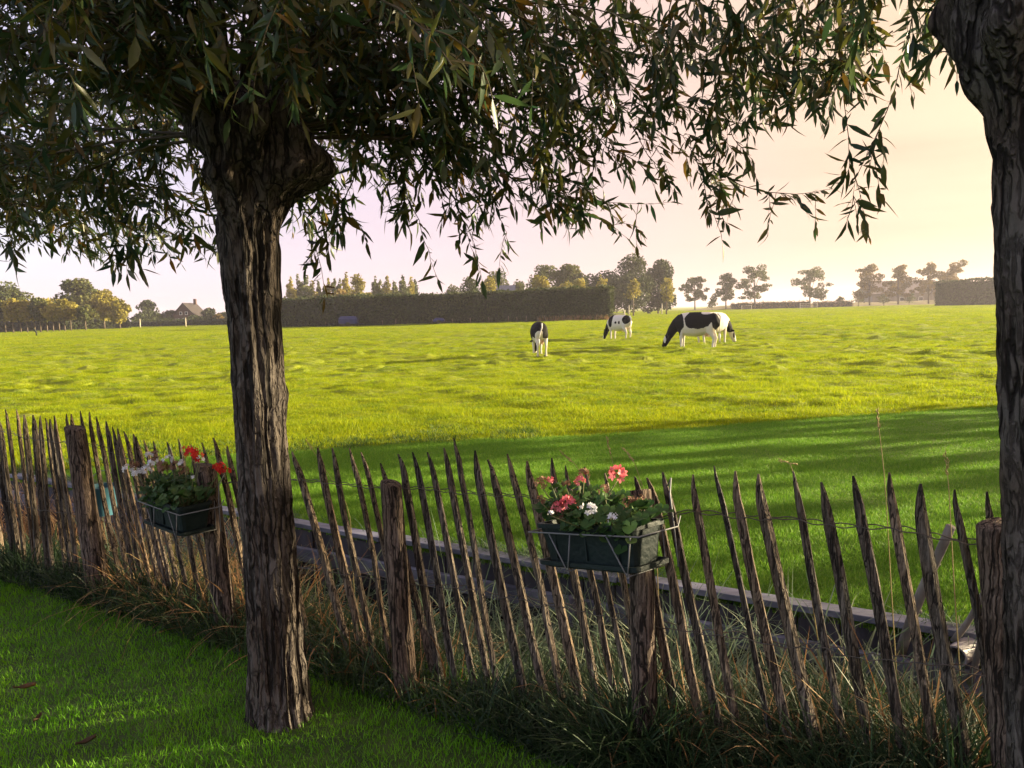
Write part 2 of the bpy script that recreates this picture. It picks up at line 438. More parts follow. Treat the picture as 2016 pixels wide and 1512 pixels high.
# near lawn with the ditch bank
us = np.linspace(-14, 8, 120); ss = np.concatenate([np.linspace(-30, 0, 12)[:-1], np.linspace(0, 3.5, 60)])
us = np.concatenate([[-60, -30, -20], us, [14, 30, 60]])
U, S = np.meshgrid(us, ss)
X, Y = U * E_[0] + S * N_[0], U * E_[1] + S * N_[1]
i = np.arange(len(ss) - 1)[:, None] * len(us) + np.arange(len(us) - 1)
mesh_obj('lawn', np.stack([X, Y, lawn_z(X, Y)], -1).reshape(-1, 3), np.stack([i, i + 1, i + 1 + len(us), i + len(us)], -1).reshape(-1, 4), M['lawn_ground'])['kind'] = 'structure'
# bed of the ditch and its still water
def flat(name, s0, s1, z, m):
    o = mesh_obj(name, [fe(-60, s0, z), fe(60, s0, z), fe(60, s1, z), fe(-60, s1, z)], [(0, 1, 2, 3)], m, smooth=False)
    o['kind'] = 'structure'
    return o
flat('ditch_bed', 2.4, 4.6, -0.95, M['soil'])
M['water'] = mat('water', (0.012, 0.016, 0.018), (0.02, 0.022, 0.02), 3, 0.06, 0.08, 6, spec=0.5)
flat('ditch_water', 2.7, S_WALL + 0.05, -0.46, M['water'])
mesh_obj('ground', [(-1700, -1700, -1.3), (1700, -1700, -1.3), (1700, 1700, -1.3), (-1700, 1700, -1.3)], [(0, 1, 2, 3)], M['pasture_ground'], smooth=False)['kind'] = 'structure'

# ================================================================== grass makers
def blades(P, az, lean, L, W, bend, nseg=3, z0=None):
    """tapered curved blades; returns V, [quads, tris], per-vertex blade index"""
    n = len(P)
    d = np.stack([np.cos(az), np.sin(az), np.zeros(n)], 1)
    side = np.stack([-np.sin(az), np.cos(az), np.zeros(n)], 1)
    tw = rng.uniform(-1.2, 1.2, n)
    side = side * np.cos(tw)[:, None] + d * np.sin(tw)[:, None]
    V = np.zeros((n, 2 * nseg + 1, 3))
    pos = P.copy(); ang_ = lean.copy()
    for k in range(nseg + 1):
        t = k / nseg
        if k == nseg:
            V[:, 2 * nseg] = pos
        else:
            w = W * (1 - 0.75 * t ** 1.5) * 0.5
            V[:, 2 * k] = pos - side * w[:, None]; V[:, 2 * k + 1] = pos + side * w[:, None]
        a = lean + bend * (t + 0.5 / nseg) ** 1.2
        stp = (L / nseg)[:, None]
        pos = pos + stp * (d * np.sin(a)[:, None] + np.array([0, 0, 1]) * np.cos(a)[:, None])
    m = 2 * nseg + 1
    b = (np.arange(n) * m)[:, None]
    q = np.concatenate([b + np.array([2 * k, 2 * k + 1, 2 * k + 3, 2 * k + 2]) for k in range(nseg - 1)]) if nseg > 1 else np.zeros((0, 4), int)
    t = b + np.array([2 * nseg - 2, 2 * nseg - 1, 2 * nseg])
    return V.reshape(-1, 3), [f for f in (q, t) if len(f)], np.repeat(np.arange(n), m)
def grass_obj(name, P, L, W, lean, bend, material, label, cat='grass', nseg=3, rnd=None, az=None):
    n = len(P)
    az = rng.uniform(0, 2 * math.pi, n) if az is None else az
    V, Fc, idx = blades(P, az, lean, L, W, bend, nseg)
    rnd = rng.random(n) if rnd is None else rnd
    o = mesh_obj(name, V, Fc, material, attrs={'rnd': rnd[idx]})
    return tag(o, label, cat, kind='stuff')
U_ = lambda a, b, n: rng.uniform(a, b, n)

# near lawn, blade by blade
n = 175000
u = U_(-8.2, 2.6, n); s = U_(0.75, 2.72, n)
P = np.stack([u * E_[0] + s * N_[0], u * E_[1] + s * N_[1], 0 * u], 1)
pp = proj(P)
k = (pp[:, 2] > 0.8) & (pp[:, 0] > -800) & (pp[:, 0] < 2600) & (pp[:, 1] < 2000)
P = P[k]; n = len(P)
P[:, 2] = lawn_z(P[:, 0], P[:, 1]) - 0.004
sN = P @ N_
patch = vnoise(P[:, 0] * 2.5, P[:, 1] * 2.5)
tall = np.clip((sN - 2.2) / 0.3, 0, 1)
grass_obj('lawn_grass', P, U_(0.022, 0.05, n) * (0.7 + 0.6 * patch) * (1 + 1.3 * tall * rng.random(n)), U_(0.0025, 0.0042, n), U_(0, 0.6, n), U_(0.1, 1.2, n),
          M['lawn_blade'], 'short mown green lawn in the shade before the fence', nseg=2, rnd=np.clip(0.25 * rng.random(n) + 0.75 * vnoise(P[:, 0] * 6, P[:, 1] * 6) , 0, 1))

# clumps, instanced on points, for the mown grass and the pasture behind
def clump_collection(name, nvar, nb, rad, h0, h1, w, material, lean=0.7, dry=0.0):
    c = bpy.data.collections.new(name)
    for v in range(nvar):
        rr = rad * np.sqrt(rng.random(nb)); aa = U_(0, 6.283, nb)
        P = np.stack([rr * np.cos(aa), rr * np.sin(aa), -0.01 + 0 * rr], 1)
        V, Fc, idx = blades(P, U_(0, 6.283, nb), U_(0, lean, nb), U_(h0, h1, nb) * (1.1 - 0.5 * rr / rad), U_(0.7, 1.2, nb) * w, U_(0.1, 1.0, nb), 2)
        rn = np.clip(rng.normal(0.45, 0.25, nb), 0, 1)
        c.objects.link(bpy.data.objects.new('grass_clump', mk_mesh('grass_clump', V, Fc, material, attrs={'rnd': rn[idx]})))
    return c
def scatter(name, P, rot, scl, coll, label, cat='grass'):
    me = bpy.data.meshes.new(name)
    me.vertices.add(len(P)); me.vertices.foreach_set('co', P.astype(np.float32).ravel())
    for k, a in (('rot', rot), ('scl', scl)):
        at = me.attributes.new(k, 'FLOAT_VECTOR', 'POINT'); at.data.foreach_set('vector', a.astype(np.float32).ravel())
    o = link(bpy.data.objects.new(name, me)); tag(o, label, cat, kind='stuff')
    ng = bpy.data.node_groups.new(name, 'GeometryNodeTree')
    ng.interface.new_socket('Geometry', in_out='INPUT', socket_type='NodeSocketGeometry')
    ng.interface.new_socket('Geometry', in_out='OUTPUT', socket_type='NodeSocketGeometry')
    nd, l = ng.nodes, ng.links
    gi, go = nd.new('NodeGroupInput'), nd.new('NodeGroupOutput')
    ip = nd.new('GeometryNodeInstanceOnPoints'); ci = nd.new('GeometryNodeCollectionInfo')
    ci.inputs['Collection'].default_value = coll
    ci.inputs['Separate Children'].default_value = True; ci.inputs['Reset Children'].default_value = True
    ip.inputs['Pick Instance'].default_value = True
    rv = nd.new('FunctionNodeRandomValue'); rv.data_type = 'INT'
    rv.inputs[4].default_value = 0; rv.inputs[5].default_value = len(coll.objects) - 1
    ar = nd.new('GeometryNodeInputNamedAttribute'); ar.data_type = 'FLOAT_VECTOR'; ar.inputs['Name'].default_value = 'rot'
    asc = nd.new('GeometryNodeInputNamedAttribute'); asc.data_type = 'FLOAT_VECTOR'; asc.inputs['Name'].default_value = 'scl'
    e2r = nd.new('FunctionNodeEulerToRotation')
    l.new(gi.outputs[0], ip.inputs['Points']); l.new(ci.outputs[0], ip.inputs['Instance'])
    l.new(rv.outputs[2], ip.inputs['Instance Index'])
    l.new(ar.outputs['Attribute'], e2r.inputs[0]); l.new(e2r.outputs[0], ip.inputs['Rotation'])
    l.new(asc.outputs['Attribute'], ip.inputs['Scale']); l.new(ip.outputs[0], go.inputs[0])
    md = o.modifiers.new('scatter', 'NODES'); md.node_group = ng
    return o
def rotz(n): return np.stack([np.zeros(n), np.zeros(n), U_(0, 6.283, n)], 1)
# mown grass beyond the ditch
n = 68000
a = np.radians(U_(-34, 54, n))
r0 = (S_WALL + 0.04) / np.cos(a - math.atan2(N_[0], N_[1])); r1 = border_r(a)
t = rng.random(n); r = r0 + (r1 - r0) * t ** 1.15
k = r1 > r0; a, r = a[k], r[k]; n = len(a)
P = np.stack([r * np.sin(a), r * np.cos(a), 0 * a], 1); P[:, 2] = strip_z(P[:, 0], P[:, 1])
sc_ = U_(0.75, 1.25, n)
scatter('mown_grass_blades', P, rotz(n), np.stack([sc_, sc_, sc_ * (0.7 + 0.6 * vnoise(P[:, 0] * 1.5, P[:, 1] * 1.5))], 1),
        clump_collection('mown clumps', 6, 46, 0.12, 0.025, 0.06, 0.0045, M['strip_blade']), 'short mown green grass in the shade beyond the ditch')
# pasture
n = 160000
a = np.radians(U_(-47, 49, n)); r0 = border_r(a); q = rng.random(n)
ex = 0.35
r = (r0 ** ex + (330.0 ** ex - r0 ** ex) * q) ** (1 / ex)
P = np.stack([r * np.sin(a), r * np.cos(a), 0 * a], 1); P[:, 2] = pasture_z(P[:, 0], P[:, 1])
g = np.clip(r / 22, 1, 9)
hz = (0.5 + 1.5 * vnoise(P[:, 0] * 0.9 + 5, P[:, 1] * 0.9) ** 3 + .9 * rng.random(n) ** 6) * np.clip(r / 45, 1, 2.2)
scatter('pasture_blades', P, rotz(n), np.stack([g * U_(.8, 1.3, n), g * U_(.8, 1.3, n), hz * U_(.7, 1.3, n)], 1),
        clump_collection('pasture clumps', 6, 90, 0.20, 0.03, 0.085, 0.006, M['pasture_blade'], 0.9), 'rough yellow green tussocky grass of the sunlit pasture')
# rough weedy fringe along the parcel border
n = 2600
aa = np.radians(U_(-40, 42, n)); kk = rng.random(n) < np.where(aa < 0.04, .35 + 1.3 * (vnoise(aa * 25, aa * 0 + 1.7) - .3), .25 + .8 * (vnoise(aa * 40, aa * 0 + 4.7) - .4))
aa = aa[kk]; n = len(aa); rr = border_r(aa) + np.abs(rng.normal(0, 0.6, n)) * np.where(aa < 0.04, 1.0, 0.3) - 0.05
P = np.stack([rr * np.sin(aa), rr * np.cos(aa), 0 * aa], 1); P[:, 2] = pasture_z(P[:, 0], P[:, 1]) - 0.02
hh = U_(.3, 1.1, n) * np.where(aa < 0.04, 0.9, 0.45)
M['fringe_blade'] = mat('fringe_blade', (0.02, 0.055, 0.010), [(0.045, 0.10, 0.012), (0.09, 0.15, 0.02), (0.22, 0.20, 0.05)], attr='rnd', rough=0.6, trans=0.4)
scatter('border_weeds', P, rotz(n), np.stack([hh, hh, hh], 1),
        clump_collection('fringe clumps', 6, 44, 0.13, 0.06, 0.17, 0.014, M['fringe_blade'], 1.0), 'ragged band of taller weeds where pasture meets mown grass', 'weeds')

# taller tufts and weeds dotted over the pasture
n = 43000
a = np.radians(U_(-47, 49, n)); r0 = border_r(a); r = r0 * (110.0 / r0) ** rng.random(n)
X, Y = r * np.sin(a), r * np.cos(a)
kk = rng.random(n) < np.clip(2.2 * (vnoise(X * .5 + 60, Y * .6 + 8) - .45) + 1.2 * (vnoise(X * 1.6 + 6, Y * 1.8 + 80) - .62), 0.02, 1)
X, Y, r = X[kk], Y[kk], r[kk]; n = len(X)
P = np.stack([X, Y, pasture_z(X, Y) - .01], 1); g = U_(.45, 1.2, n) * np.clip(r / 26, .8, 2.4)
M['tuft_blade'] = mat('tuft_blade', (0.07, 0.14, 0.005), [(0.15, 0.24, 0.006), (0.30, 0.36, 0.010)], attr='rnd', rough=0.6, trans=0.45, inst=((.7, .8, .8), (1.2, 1.1, 1)))
scatter('pasture_tufts', P, rotz(n), np.stack([g, g, np.minimum(g, 1.5) * U_(.35, 1.0, n)], 1), clump_collection('tuft clumps', 6, 60, 0.16, 0.06, 0.17, 0.010, M['tuft_blade'], 1.0), 'taller green tufts and weeds dotted over the pasture', 'weeds')

# overgrown bank under the fence
def bank(n, u0, u1, s0, s1, l0, l1, m, name, label, w=0.008, lean=(0, .7), bend=(.3, 2.0), dens=None, z=None, nseg=5, bias=None):
    u = U_(u0, u1, n); s = U_(s0, s1, n)
    if dens is not None:
        k = rng.random(n) < dens(u, s); u, s = u[k], s[k]; n = len(u)
    P = np.stack([u * E_[0] + s * N_[0], u * E_[1] + s * N_[1], 0 * u], 1)
    P[:, 2] = (lawn_z(P[:, 0], P[:, 1]) if z is None else z) - 0.01
    tuft = vnoise(u * 3.1, s * 3.1)
    rn = np.clip(0.55 * rng.random(n) + 0.75 * (vnoise(u * 2.2 + 40, s * 2.2) - 0.2), 0, 1) if bias is None else np.clip(bias(u, s) + 0.5 * (rng.random(n) - .5), 0, 1)
    return grass_obj(name, P, U_(l0, l1, n) * (0.5 + 0.9 * tuft), U_(.6, 1.3, n) * w, U_(*lean, n), U_(*bend, n), m, label, nseg=nseg, rnd=rn)
uD = float(E_ @ np.array([0.44, 2.61, 0]))
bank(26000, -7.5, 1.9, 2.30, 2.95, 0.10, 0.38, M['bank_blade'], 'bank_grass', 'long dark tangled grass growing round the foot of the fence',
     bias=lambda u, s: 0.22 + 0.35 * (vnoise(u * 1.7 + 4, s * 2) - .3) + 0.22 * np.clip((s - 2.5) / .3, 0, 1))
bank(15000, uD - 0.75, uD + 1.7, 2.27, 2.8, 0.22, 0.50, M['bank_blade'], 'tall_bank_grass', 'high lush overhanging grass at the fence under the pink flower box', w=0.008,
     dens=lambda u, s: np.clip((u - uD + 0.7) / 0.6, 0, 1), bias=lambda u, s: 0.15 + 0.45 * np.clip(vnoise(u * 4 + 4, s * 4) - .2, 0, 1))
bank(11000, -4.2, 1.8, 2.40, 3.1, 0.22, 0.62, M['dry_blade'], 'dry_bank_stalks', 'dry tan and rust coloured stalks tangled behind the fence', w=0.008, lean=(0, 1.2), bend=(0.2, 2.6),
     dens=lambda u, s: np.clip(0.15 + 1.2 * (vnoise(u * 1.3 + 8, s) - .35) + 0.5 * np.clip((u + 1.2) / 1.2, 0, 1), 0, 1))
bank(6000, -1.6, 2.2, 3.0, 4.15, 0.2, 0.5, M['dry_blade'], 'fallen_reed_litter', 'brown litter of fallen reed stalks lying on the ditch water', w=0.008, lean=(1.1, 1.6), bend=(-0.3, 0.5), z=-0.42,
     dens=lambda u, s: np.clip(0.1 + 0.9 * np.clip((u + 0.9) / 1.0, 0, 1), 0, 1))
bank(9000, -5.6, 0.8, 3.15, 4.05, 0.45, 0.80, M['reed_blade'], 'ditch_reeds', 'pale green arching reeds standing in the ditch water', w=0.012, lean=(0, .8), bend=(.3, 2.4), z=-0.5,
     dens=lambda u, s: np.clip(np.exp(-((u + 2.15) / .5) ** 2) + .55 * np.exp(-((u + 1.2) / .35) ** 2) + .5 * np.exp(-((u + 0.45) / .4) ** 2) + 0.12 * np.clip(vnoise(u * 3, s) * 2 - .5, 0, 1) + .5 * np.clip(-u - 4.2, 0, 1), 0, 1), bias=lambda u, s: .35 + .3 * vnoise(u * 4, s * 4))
# mown-side grass hanging over the capping board
n = 12000
u = U_(-10, 2.4, n); kk = rng.random(n) < np.clip(vnoise(u * 1.6 + 3, u * 0) * 2.2 - .55, 0.05, 1); u = u[kk]; n = len(u); s = U_(S_WALL + .01, S_WALL + .16, n)
P = np.stack([u * E_[0] + s * N_[0], u * E_[1] + s * N_[1], 0 * u - .085], 1)
grass_obj('overhanging_grass', P, U_(.08, .24, n), U_(.004, .008, n), U_(.2, 1.0, n), U_(.4, 2.2, n), M['reed_blade'], 'ragged grass hanging over the ditch capping board', nseg=5, rnd=np.clip(rng.normal(.25, .25, n), 0, 1), az=rng.normal(math.atan2(-N_[1], -N_[0]), .7, n))
bank(1500, -8.5, -4.4, 2.9, 4.2, 0.35, 0.8, M['dry_blade'], 'left_reeds', 'golden mixed reeds and stalks in the ditch behind the leaning pickets', w=0.008, lean=(0, .5), bend=(.2, 1.6), z=-0.5,
     bias=lambda u, s: 0.45 + 0.5 * (vnoise(u * 2, s * 2) - .3))

# ================================================================== timber edge of the ditch
wall = thing('ditch_revetment', 'weathered grey timber edging wall of the ditch with flat capping board', 'retaining wall', fe(-4, S_WALL))
inv = Matrix.Translation(-Vector(fe(-4, S_WALL)))
ez = math.atan2(E_[1], E_[0])
RZ = np.array(Matrix.Rotation(ez, 3, 'Z'))
def wbox(name, u, s, z, hu, hs, hz, m, tilt=0.0):
    rot = RZ @ np.array(Matrix.Rotation(tilt, 3, 'Y'))
    o = MB().box(fe(u + 4, s - S_WALL, z), (hu, hs, hz), rot).obj(name, m, wall, smooth=False)
    return bevel(o, 0.004)
for i_, u in enumerate(np.arange(-10.4, 2.6, 1.9)):
    wbox('capping_board', u, S_WALL - 0.01, -0.055 + random.uniform(-.012, .012), 0.945, 0.055, 0.018, M['board'], random.uniform(-.008, .008))
    wbox('waling_board', u + 0.7, S_WALL - 0.075, -0.27 + random.uniform(-.01, .01), 0.945, 0.022, 0.055, M['board'], random.uniform(-.008, .008))
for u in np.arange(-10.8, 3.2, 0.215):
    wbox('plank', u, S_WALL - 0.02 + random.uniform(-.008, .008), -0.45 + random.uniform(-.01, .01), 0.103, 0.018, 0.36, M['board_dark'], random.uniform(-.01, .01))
for u in (-8.3, -6.2, -4.25, -2.1, -0.1, 1.9):
    p = fe(u + 4, -0.14, 0)
    MB().tube([p + (0, 0, -.95), p + (0, 0, -.18)], [.05, .045], 10).obj('pile', M['board_dark'], wall)

# ================================================================== fence
fence = thing('paling_fence', 'rustic split chestnut paling fence of leaning pointed pickets wired to round posts', 'fence', fe(-2, S_FENCE))
FO = fe(-2, S_FENCE)
Z7 = lambda x, y: (x / 3.15, 780 + y / 3.15)
Z2 = lambda x, y: (560 + x / 2.52, 800 + y / 2.52)
Z3 = lambda x, y: (960 + x / 3.78, 860 + y / 3.78)
Z4 = lambda x, y: (1360 + x / 2.392, 880 + y / 2.392)
pk = []   # (top, bottom, width px)
def add(zf, a, b, w): pk.append((zf(*a), zf(*b), w))
for a, b, w in [((-130, 120), (0, 900), 34), ((-62, 90), (62, 880), 34), ((-8, 150), (100, 905), 42), ((38, 80), (130, 830), 32), ((105, 80), (190, 850), 26), ((150, 115), (222, 860), 34),
                ((210, 115), (300, 1070), 40), ((247, 120), (330, 1080), 32), ((283, 135), (410, 1150), 30), ((308, 140), (450, 1130), 34), ((333, 120), (490, 1130), 34),
                ((408, 108), (545, 1080), 32), ((440, 110), (590, 1100), 34), ((497, 90), (650, 1010), 34), ((545, 100), (740, 1130), 32), ((597, 125), (805, 1130), 32),
                ((655, 155), (835, 1140), 36), ((700, 190), (872, 1100), 34), ((727, 200), (935, 1170), 34), ((775, 215), (1000, 1270), 34), ((822, 235), (1050, 1270), 40),
                ((845, 250), (1085, 1270), 30), ((895, 270), (1140, 1290), 34), ((950, 280), (1185, 1290), 34), ((1045, 280), (1250, 1280), 36), ((1105, 265), (1305, 1230), 32),
                ((1180, 300), (1360, 1230), 30), ((1260, 285), (1430, 1230), 34), ((1330, 255), (1530, 1150), 50), ((1405, 310), (1590, 1200), 40), ((1500, 300), (1690, 1250), 40), ((1600, 320), (1800, 1300), 40), ((1700, 320), (1880, 1380), 42)]:
    add(Z7, a, b, w / 3.15)
for a, b, w in [((45, 222), (320, 1180), 42), ((160, 205), (390, 1200), 36), ((235, 205), (432, 1180), 34), ((330, 205), (490, 1060), 34), ((392, 225), (560, 1050), 34),
                ((480, 280), (690, 1120), 38), ((575, 235), (735, 1140), 38), ((645, 225), (805, 1150), 38), ((722, 225), (918, 1250), 38), ((790, 205), (985, 1270), 38), ((845, 155), (1040, 1290), 36), ((935, 220), (1150, 1240), 44)]:
    add(Z2, a, b, w / 2.52)
for a, b, w in [((25, 165), (340, 1500), 72), ((150, 125), (462, 1510), 66), ((285, 180), (598, 1510), 84), ((460, 160), (725, 1500), 60), ((572, 215), (850, 1500), 60), ((725, 220), (975, 1500), 52), ((875, 270), (1090, 1500), 50),
                ((1100, 295), (1300, 1500), 66), ((1215, 300), (1470, 1500), 74), ((1310, 260), (1590, 1510), 66)]:
    add(Z3, a, b, w / 3.78)
for a, b, w in [((2, 130), (190, 1130), 42), ((107, 88), (298, 1000), 30), ((190, 115), (395, 1090), 48), ((300, 130), (520, 1100), 54), ((482, 115), (695, 1290), 42), ((618, 165), (830, 1250), 60),
                ((768, 135), (972, 1215), 54), ((922, 120), (1130, 1350), 54), ((1058, 175), (1272, 1390), 62), ((1237, 200), (1415, 1370), 48), ((1393, 210), (1560, 1400), 46), ((1540, 200), (1700, 1400), 50), ((1690, 210), (1840, 1400), 50)]:
    add(Z4, a, b, w / 2.392)
def picket(top, bot, wid, sd):
    rr = random.Random(sd)
    n = 6
    L = np.linalg.norm(top - bot); ax = (top - bot) / L
    ts = [0.0, 0.18, 0.36, 0.54, 0.72, 0.86, 0.92, 0.965, 1.0]
    sc = [1.0, 1.0, .98, .97, .96, .95, .82, .52, 0.20]
    jit = [rr.uniform(0.78, 1.12) for _ in range(n)]
    rot = rr.uniform(0, 6.28)
    side = np.cross(ax, N_); side /= np.linalg.norm(side); dep = np.cross(side, ax)
    bow = rr.uniform(-.010, .010); bow2 = rr.uniform(-.006, .006); tipoff = rr.uniform(-.35, .35) * wid
    V = []
    for t, k in zip(ts, sc):
        c = bot + ax * L * t + side * (bow * math.sin(math.pi * t) + bow2 * math.sin(2.3 * math.pi * t) + rr.uniform(-.002, .002) + (tipoff if t > .99 else tipoff * .4 if t > .94 else 0)) + dep * rr.uniform(-.002, .002)
        for j in range(n):
            th = rot + 2 * math.pi * j / n
            q = jit[j] * rr.uniform(.94, 1.06)
            V.append(c + side * wid * .5 * k * q * math.cos(th) + dep * wid * .42 * k * q * math.sin(th))
    Fc = [(i * n + j, i * n + (j + 1) % n, (i + 1) * n + (j + 1) % n, (i + 1) * n + j) for i in range(len(ts) - 1) for j in range(n)]
    Fc += [tuple(range(n))[::-1], tuple((len(ts) - 1) * n + j for j in range(n))]
    o = mesh_obj('picket', np.array(V) - FO, Fc, M['paling'], fence, smooth=False)
    return o
for i_, (a, b, w) in enumerate(pk):
    s_ = S_FENCE + random.uniform(-.008, .008)
    T, B = on_s(*a, s_), on_s(*b, s_)
    d = (T - B) / np.linalg.norm(T - B)
    B = B + d * ((0.0 - 0.03 - B[2]) / d[2])
    dep = proj(T[None])[0, 2]
    picket(T, B, w * dep / F * 1.10, 100 + i_)
# posts (round, sawn flat), a hand's width in front of the pickets
def post(bx, top_z, lean=(0, 0), r=0.055, sd=0):
    rr = random.Random(sd)
    V, Fc, n = [], [], 18
    zs = [-.1, .02, .1, .25, .4, .55, .7, .85, .96, .992, 1.0]
    for i, t in enumerate(zs):
        z = t * top_z if t > 0 else t
        c = np.array(bx) + np.array([lean[0] * z, lean[1] * z, z])
        k = r * (1.06 - .1 * t) * (0.93 if t == 1.0 else 1)
        for j in range(n):
            th = 2 * math.pi * j / n
            q = k * (1 + .05 * math.sin(3 * th + sd) + .035 * rr.uniform(-1, 1))
            V.append(c + (q * math.cos(th), q * math.sin(th), (0.012 * math.cos(th + sd) * top_z) if t > .95 else 0))
    for i in range(len(zs) - 1):
        for j in range(n):
            Fc.append((i * n + j, i * n + (j + 1) % n, (i + 1) * n + (j + 1) % n, (i + 1) * n + j))
    Fc.append(tuple((len(zs) - 1) * n + j for j in range(n)))
    return mesh_obj('post', np.array(V) - FO, Fc, M['post'], fence)
SP = S_FENCE - 0.085
for (tx, ty), (bx_, by_), r_ in [((148, 842), (197, 1177), .057), ((405, 915), (446, 1224), .052), ((770, 950), (800, 1352), .046), ((1258, 965), (1272, 1480), .043), ((1954, 1030), (1992, 1560), .040)]:
    T, B = on_s(tx, ty, SP), on_s(bx_, by_, SP)
    lean = (T - B)[:2] / (T - B)[2]
    B0 = B - np.append(lean, 1) * B[2]
    post(B0, T[2], lean, r_, int(tx))
# twisted wires
topw = [(-60, 830), (7, 848), (57, 862), (111, 869), (181, 876), (203, 882), (248, 898), (300, 915), (438, 951), (520, 944), (600, 945), (738, 959), (838, 961), (901, 968), (957, 973), (1040, 977), (1079, 984), (1180, 1004), (1277, 1018), (1317, 1012), (1362, 1006), (1440, 1014), (1498, 1020), (1560, 1020), (1619, 1030), (1661, 1035), (1736, 1038), (1778, 1041), (1816, 1049), (1862, 1060), (1903, 1066), (1945, 1067), (2060, 1085)]
midw = [(-60, 975), (20, 985), (79, 1002), (143, 1009), (200, 1022), (273, 1050), (298, 1056), (349, 1070), (406, 1080), (500, 1100), (590, 1117), (651, 1123), (742, 1137), (846, 1151), (929, 1157), (961, 1171), (1034, 1177), (1060, 1188), (1108, 1191), (1150, 1201), (1260, 1222), (1381, 1244), (1469, 1252), (1548, 1273), (1619, 1271), (1686, 1292), (1778, 1298), (1862, 1306), (1945, 1329), (2060, 1350)]
for wl_ in (topw, midw):
    pts = np.array([on_s(x, y, S_FENCE) for x, y in wl_])
    uu = pts @ E_
    U2 = np.arange(uu[0], uu[-1], 0.008)
    zz = np.interp(U2, uu, pts[:, 2])
    pu = np.sort(np.array([on_s((a[0] * .65 + b[0] * .35), (a[1] * .65 + b[1] * .35), S_FENCE) @ E_ for a, b, w in pk]))
    for ph in (0, math.pi):
        # strands part round each picket and twist between them
        dist = np.min(np.abs(U2[:, None] - pu[None]), 1)
        off = np.where(dist < 0.028, 0.026, 0.003)
        off = np.convolve(np.pad(off, 4, 'edge'), np.ones(9) / 9, 'valid')
        tw = np.cos(U2 * 75 + ph) * 0.003
        sgn = 1 if ph == 0 else -1
        path = np.array([fe(u, S_FENCE + sgn * o_, z + t_) for u, o_, z, t_ in zip(U2, off, zz, tw)]) - FO
        MB().tube(path, 0.0019, 4, cap=False).obj('wire', M['wire'], fence)
# ------------------------------------------------------------------ leaning poles and pipe across the ditch
def pole(a, b, sa, sb, r, label):
    A, B = on_s(*a, sa), on_s(*b, sb)
    ts = np.linspace(0, 1, 9)[:, None]
    w = np.array([0.008 * math.sin(5 * t + r * 900) for t in ts[:, 0]])[:, None]
    P = B + (A - B) * ts + w * E_
    o = MB().tube(P - B, [r * (1.08 - .2 * t) * random.uniform(.95, 1.05) for t in ts[:, 0]], 10)
    for t in (.35, .72):
        c = (A - B) * t; o.ball(c + E_ * r * .7, r * .45, 6, 4)
    o = o.obj('wooden_pole', M['pole'], None); o.location = B
    return tag(o, label, 'pole', 'poles leaning at the ditch edge')
M['pole'] = mat('pole', (0.07, 0.062, 0.052), [(0.14, 0.125, 0.105), (0.23, 0.21, 0.18)], 12, 0.8, 0.5, 30, stretch=(1, 1, .3))
pole((1868, 1036), (1772, 1285), 3.95, 4.12, 0.024, 'thickest weathered pole leaning at the ditch edge, its sawn end showing above the fence wire')
pole((1958, 1140), (1876, 1262), 4.10, 4.18, 0.014, 'thin pale pole slanting from the capping board towards the end fence post')
pole((1960, 1172), (1905, 1345), 3.95, 4.1, 0.015, 'short grey pole slanting down into the ditch beside the drain pipe')
c = on_s(1888, 1288, 4.12)
d = -(c - O); d[2] = 0.0; d /= np.linalg.norm(d); d = d * 0.9 + E_ * -.35; d /= np.linalg.norm(d)
pm = MB()
pm.tube(np.array([d * -.35, d * .04]), [.052, .052], 20, cap=False)
pm.tube(np.array([d * .04, d * .0405]), [.052, .044], 20, cap=False)
pm.tube(np.array([d * .04, d * -.3, d * -.301]), [.044, .044, .001], 20, cap=False)
pp_ = pm.obj('drain_pipe', mat('pipe', (0.20, 0.19, 0.20), (0.30, 0.28, 0.28), 8, 0.5), None); pp_.location = c
tag(pp_, 'open end of a grey drain pipe sticking out below the capping board', 'pipe')
# tall seeding grass stems behind the pickets
M['straw'] = mat('straw', (0.30, 0.24, 0.10), (0.42, 0.34, 0.16), 20, 0.8, trans=0.2)
def seed_stem(pts, s_, label, head=True):
    P = np.array([on_s(x, y, s_) for x, y in pts])
    base = P[0].copy()
    t = np.linspace(0, 1, 14); tt = np.linspace(0, 1, len(P))
    C = np.stack([np.interp(t, tt, P[:, k]) for k in range(3)], 1)
    C[1:-1] = (C[:-2] + 2 * C[1:-1] + C[2:]) / 4
    r_ = thing('grass_stem', label, 'grass stem', base, group='seeding grass stems behind the fence')
    MB().tube(C - base, np.linspace(.0022, .0010, 14), 5).obj('stalk', M['straw'], r_)
    if head:
        hb = MB(); dr = C[-1] - C[-3]; dr /= np.linalg.norm(dr)
        for k in range(16):
            q = C[-1] + dr * (k / 16 - .75) * 0.07 - base + rng.normal(0, .0025, 3)
            hb.tube([q, q + dr * .012 + rng.normal(0, .003, 3)], [.0022, .0006], 4)
        hb.obj('seed_head', M['straw'], r_)
seed_stem([(1290, 1250), (1262, 1080), (1214, 940), (1196, 870)], 2.85, 'straw coloured grass stem with the tallest seed head over the pink flower box')
seed_stem([(1250, 1250), (1180, 1000), (1135, 915), (1108, 893)], 2.85, 'arching straw grass stem bending leftward above the pink flower box')
seed_stem([(1300, 1250), (1290, 1040), (1250, 910), (1232, 888)], 2.9, 'straw grass stem with small pale seed head behind the pink flowers')
seed_stem([(1765, 1330), (1757, 1200), (1742, 940), (1727, 815)], 2.8, 'single dark upright grass stem rising high above the pickets past the wire', True)
seed_stem([(1890, 1330), (1878, 1150), (1868, 960), (1862, 905)], 2.8, 'yellow grass stem beside the picket next to the leaning pole')
